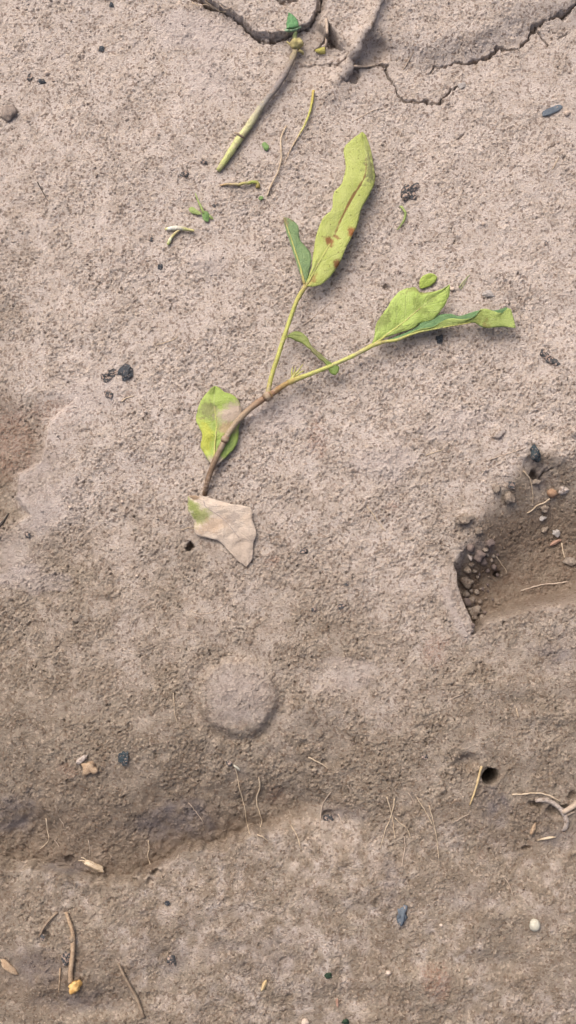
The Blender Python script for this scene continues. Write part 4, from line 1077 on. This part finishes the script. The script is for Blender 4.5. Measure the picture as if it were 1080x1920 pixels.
lump('white_pebble', 1002, 1734, 10.5, 11.5, 9, M_WHITE, 'smooth round white pebble on the lower ground', 'pebble', jag=.06, sink=.3)
for (u, v, r, lab) in [(848, 542, 4.5, 'tiny pink white grit beside the notched leaf tip'), (742, 652, 4, 'tiny white grit under the folded leaf base'), (728, 1824, 5, 'pale grit grain below the blue flake'), (827, 1735, 3.5, 'tiny pale grit beside the blue flake'),
                       (229, 941, 3.5, 'tiny white grit on the bed beside the withered leaf'), (256, 1080, 3, 'tiny white grit below the small soil hole'), (907, 420, 4, 'tiny pale grit on the bed above the oval leaf'), (274, 71, 3, 'tiny white grit on the crust near the top crack'),
                       (132, 951, 4, 'pale grit grain beside the pale crust'), (1063, 213, 6, 'pale grit stone beside the flat blue flake'), (572, 1915, 7, 'pale grit stone near the moss flecks'), (88, 138, 5, 'whitish grit beside the blackish charcoal flake')]:
    lump('grit', u, v, r, r * .9, r * .8, M_GRIT, lab, 'grit', 'pale grit grains', jag=.3, sink=.35, sub=2)
lump('pale_clod', 170, 1440, 13, 12, 6, M_WOODT, 'pale crumbly clod on the slope above the furrow', 'clod', jag=.5)
lump('pale_clod', 153, 1424, 11, 5, 5, M_CLODP, 'narrow pale clod touching the crumbly one', 'clod', ang=-35, jag=.4)
PITC = [
    (935, 813, 13, 10, M_CLODP, 'pale rounded clod on the upper rim of the pit'), (1079, 812, 12, 11, M_CLODP, 'pale clod on the rim beyond the teal flake'), (953, 934, 12, 12, M_CLOD, 'angular clod on the upper slope of the pit'),
    (931, 917, 8, 10, M_CLOD, 'smaller clod next to the angular one in the pit'), (870, 973, 19, 10, M_CLOD, 'flat broad clod on the pit rim above the crumb heap'), (898, 994, 9, 8, M_CLOD, 'round clod below the flat broad one at the pit'),
    (1056, 919, 12, 8, M_CLODP, 'whitish flat stone beside the sprouted seed'), (1021, 994, 8, 6, M_CLOD, 'brown clod beside the tiny white chip in the pit'), (1043, 1000, 9, 7, M_STONE, 'blue white stone above the pink chip'),
    (1016, 972, 7, 5, M_STONE, 'tiny white chip in the pit below the sprouted seed'), (1068, 1053, 12, 9, M_CLOD, 'clod at the end of the short pit root'), (1005, 904, 8, 6, M_CLOD, 'small clod under the teal flake'),
    (1019, 952, 10, 8, M_CLOD, 'brown clod below the sprouted seed'), (899, 1042, 11, 12, M_CLODD, 'largest grey clod in the crumb heap of the pit'), (918, 1018, 10, 9, M_CLODD, 'dark grey clod at the top of the pit corner'),
    (892, 1143, 13, 9, M_CLOD, 'smooth domed clod near the pointed end of the pit'), (866, 1092, 12, 11, M_CLOD, 'pale brown clod against the steep wall of the pit'),
]
for (u, v, a, b, m, lab) in PITC:
    if v > 1010 and u < 884: u += (884 - u) * .45
    lump('soil_clod', u, v, a, b, min(a, b) * .8, m, lab, 'clod', 'clods in the pit', jag=.38, facets=4, sink=.28, ang=(u * 7) % 60 - 30)
for (u, v, r, m) in [(879, 1045, 6, M_CLODP), (870, 1069, 9, M_CLOD), (866, 1114, 8, M_CLOD), (868, 1129, 10, M_CLODD), (883, 1126, 8, M_CLOD), (893, 1110, 6, M_CLOD), (889, 1157, 8, M_CLOD), (881, 1029, 9, M_CLODD), (906, 1054, 9, M_CLODD),
                     (884, 1058, 6, M_CLOD), (878, 1142, 5, M_CLOD), (900, 1128, 5, M_CLOD), (882, 1108, 5, M_CLOD), (896, 1166, 5, M_CLOD), (886, 1172, 5, M_CLODD), (926, 1064, 6, M_CLODD), (914, 1070, 5, M_CLODD), (910, 1030, 6, M_CLOD), (890, 1071, 5, M_CLOD), (904, 1158, 5, M_CLOD)] + [(random.uniform(880, 935), random.uniform(1030, 1165), random.uniform(2.6, 4.6), random.choice((M_CLOD, M_CLODD))) for _ in range(26)]:
    u += max(0, 884 - u) * .45
    lump('soil_crumb', u, v, r, r * .85, r * .8, m, 'small soil crumb in the heap under the steep pit wall', 'crumb', 'small crumbs heaped in the pit corner', jag=.4, facets=3, sink=.28, ang=(u * 11) % 90, sub=2)

# ------------------------------------------------------------------ loose crumbs scattered over the soil
def scatter(n):
    V0, F = ico(1)
    V0 = np.array(V0)[:, :]; F = np.array(F)
    import bmesh
    k = 0; VS, FS, CS = [], [], []
    xs = rng.uniform(-.32, .32, n * 2); ys = rng.uniform(-.49, .54, n * 2)
    dens = fbm(xs * 1000 / 22, ys * 1000 / 22, 401, 3)
    keep = rng.random(n * 2) < np.clip(.5 + 1.0 * dens, .08, 1)
    xs, ys = xs[keep][:n], ys[keep][:n]
    j = np.clip(np.searchsorted(GX, xs), 0, nx - 1); i = np.clip(np.searchsorted(GY, ys), 0, ny - 1)
    zs = Z[i, j]
    # keep cracks, holes and the open shafts clear
    ok = (ZM[i, j] - zs) < .003
    xs, ys, zs = xs[ok], ys[ok], zs[ok]
    m = len(xs)
    r = .00045 + .0009 * rng.random(m) ** 3.5
    ax = np.stack([r * rng.uniform(.7, 1.5, m), r * rng.uniform(.7, 1.3, m), r * rng.uniform(.6, 1.0, m)], -1)
    an = rng.uniform(0, 6.28, m)
    jit = 1 + .28 * rng.standard_normal((m, len(V0)))
    P = V0[None] * jit[..., None] * ax[:, None, :]
    c, s = np.cos(an)[:, None], np.sin(an)[:, None]
    x = P[..., 0] * c - P[..., 1] * s + xs[:, None]; y = P[..., 0] * s + P[..., 1] * c + ys[:, None]
    z = P[..., 2] + (zs + ax[:, 2] * .25)[:, None]
    co = np.stack([x, y, z], -1).reshape(-1, 3).astype(np.float32)
    fs = (F[None] + (np.arange(m) * len(V0))[:, None, None]).reshape(-1, 3).astype(np.int32)
    me = bpy.data.meshes.new('loose_soil_crumbs')
    me.vertices.add(len(co)); me.vertices.foreach_set('co', co.ravel())
    me.loops.add(fs.size); me.loops.foreach_set('vertex_index', fs.ravel())
    me.polygons.add(len(fs)); me.polygons.foreach_set('loop_start', np.arange(0, fs.size, 3, dtype=np.int32))
    me.polygons.foreach_set('use_smooth', np.zeros(len(fs), bool))
    me.update(calc_edges=True)
    for nm, g in (('dry', dry), ('damp', damp), ('red', red), ('ash', ash), ('pale', pale)):  # dry and damp bring the painted furrow and pit shade along
        a = me.attributes.new(nm, 'FLOAT', 'POINT')
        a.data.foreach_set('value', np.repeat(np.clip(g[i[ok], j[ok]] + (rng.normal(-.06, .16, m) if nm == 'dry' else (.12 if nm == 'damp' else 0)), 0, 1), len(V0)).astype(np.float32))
    me.materials.append(SOIL)
    o = bpy.data.objects.new('loose_soil_crumbs', me); COL.objects.link(o)
    tag(o, 'fine loose soil crumbs strewn over the bare ground', 'soil crumbs', kind='stuff')
scatter(20000)
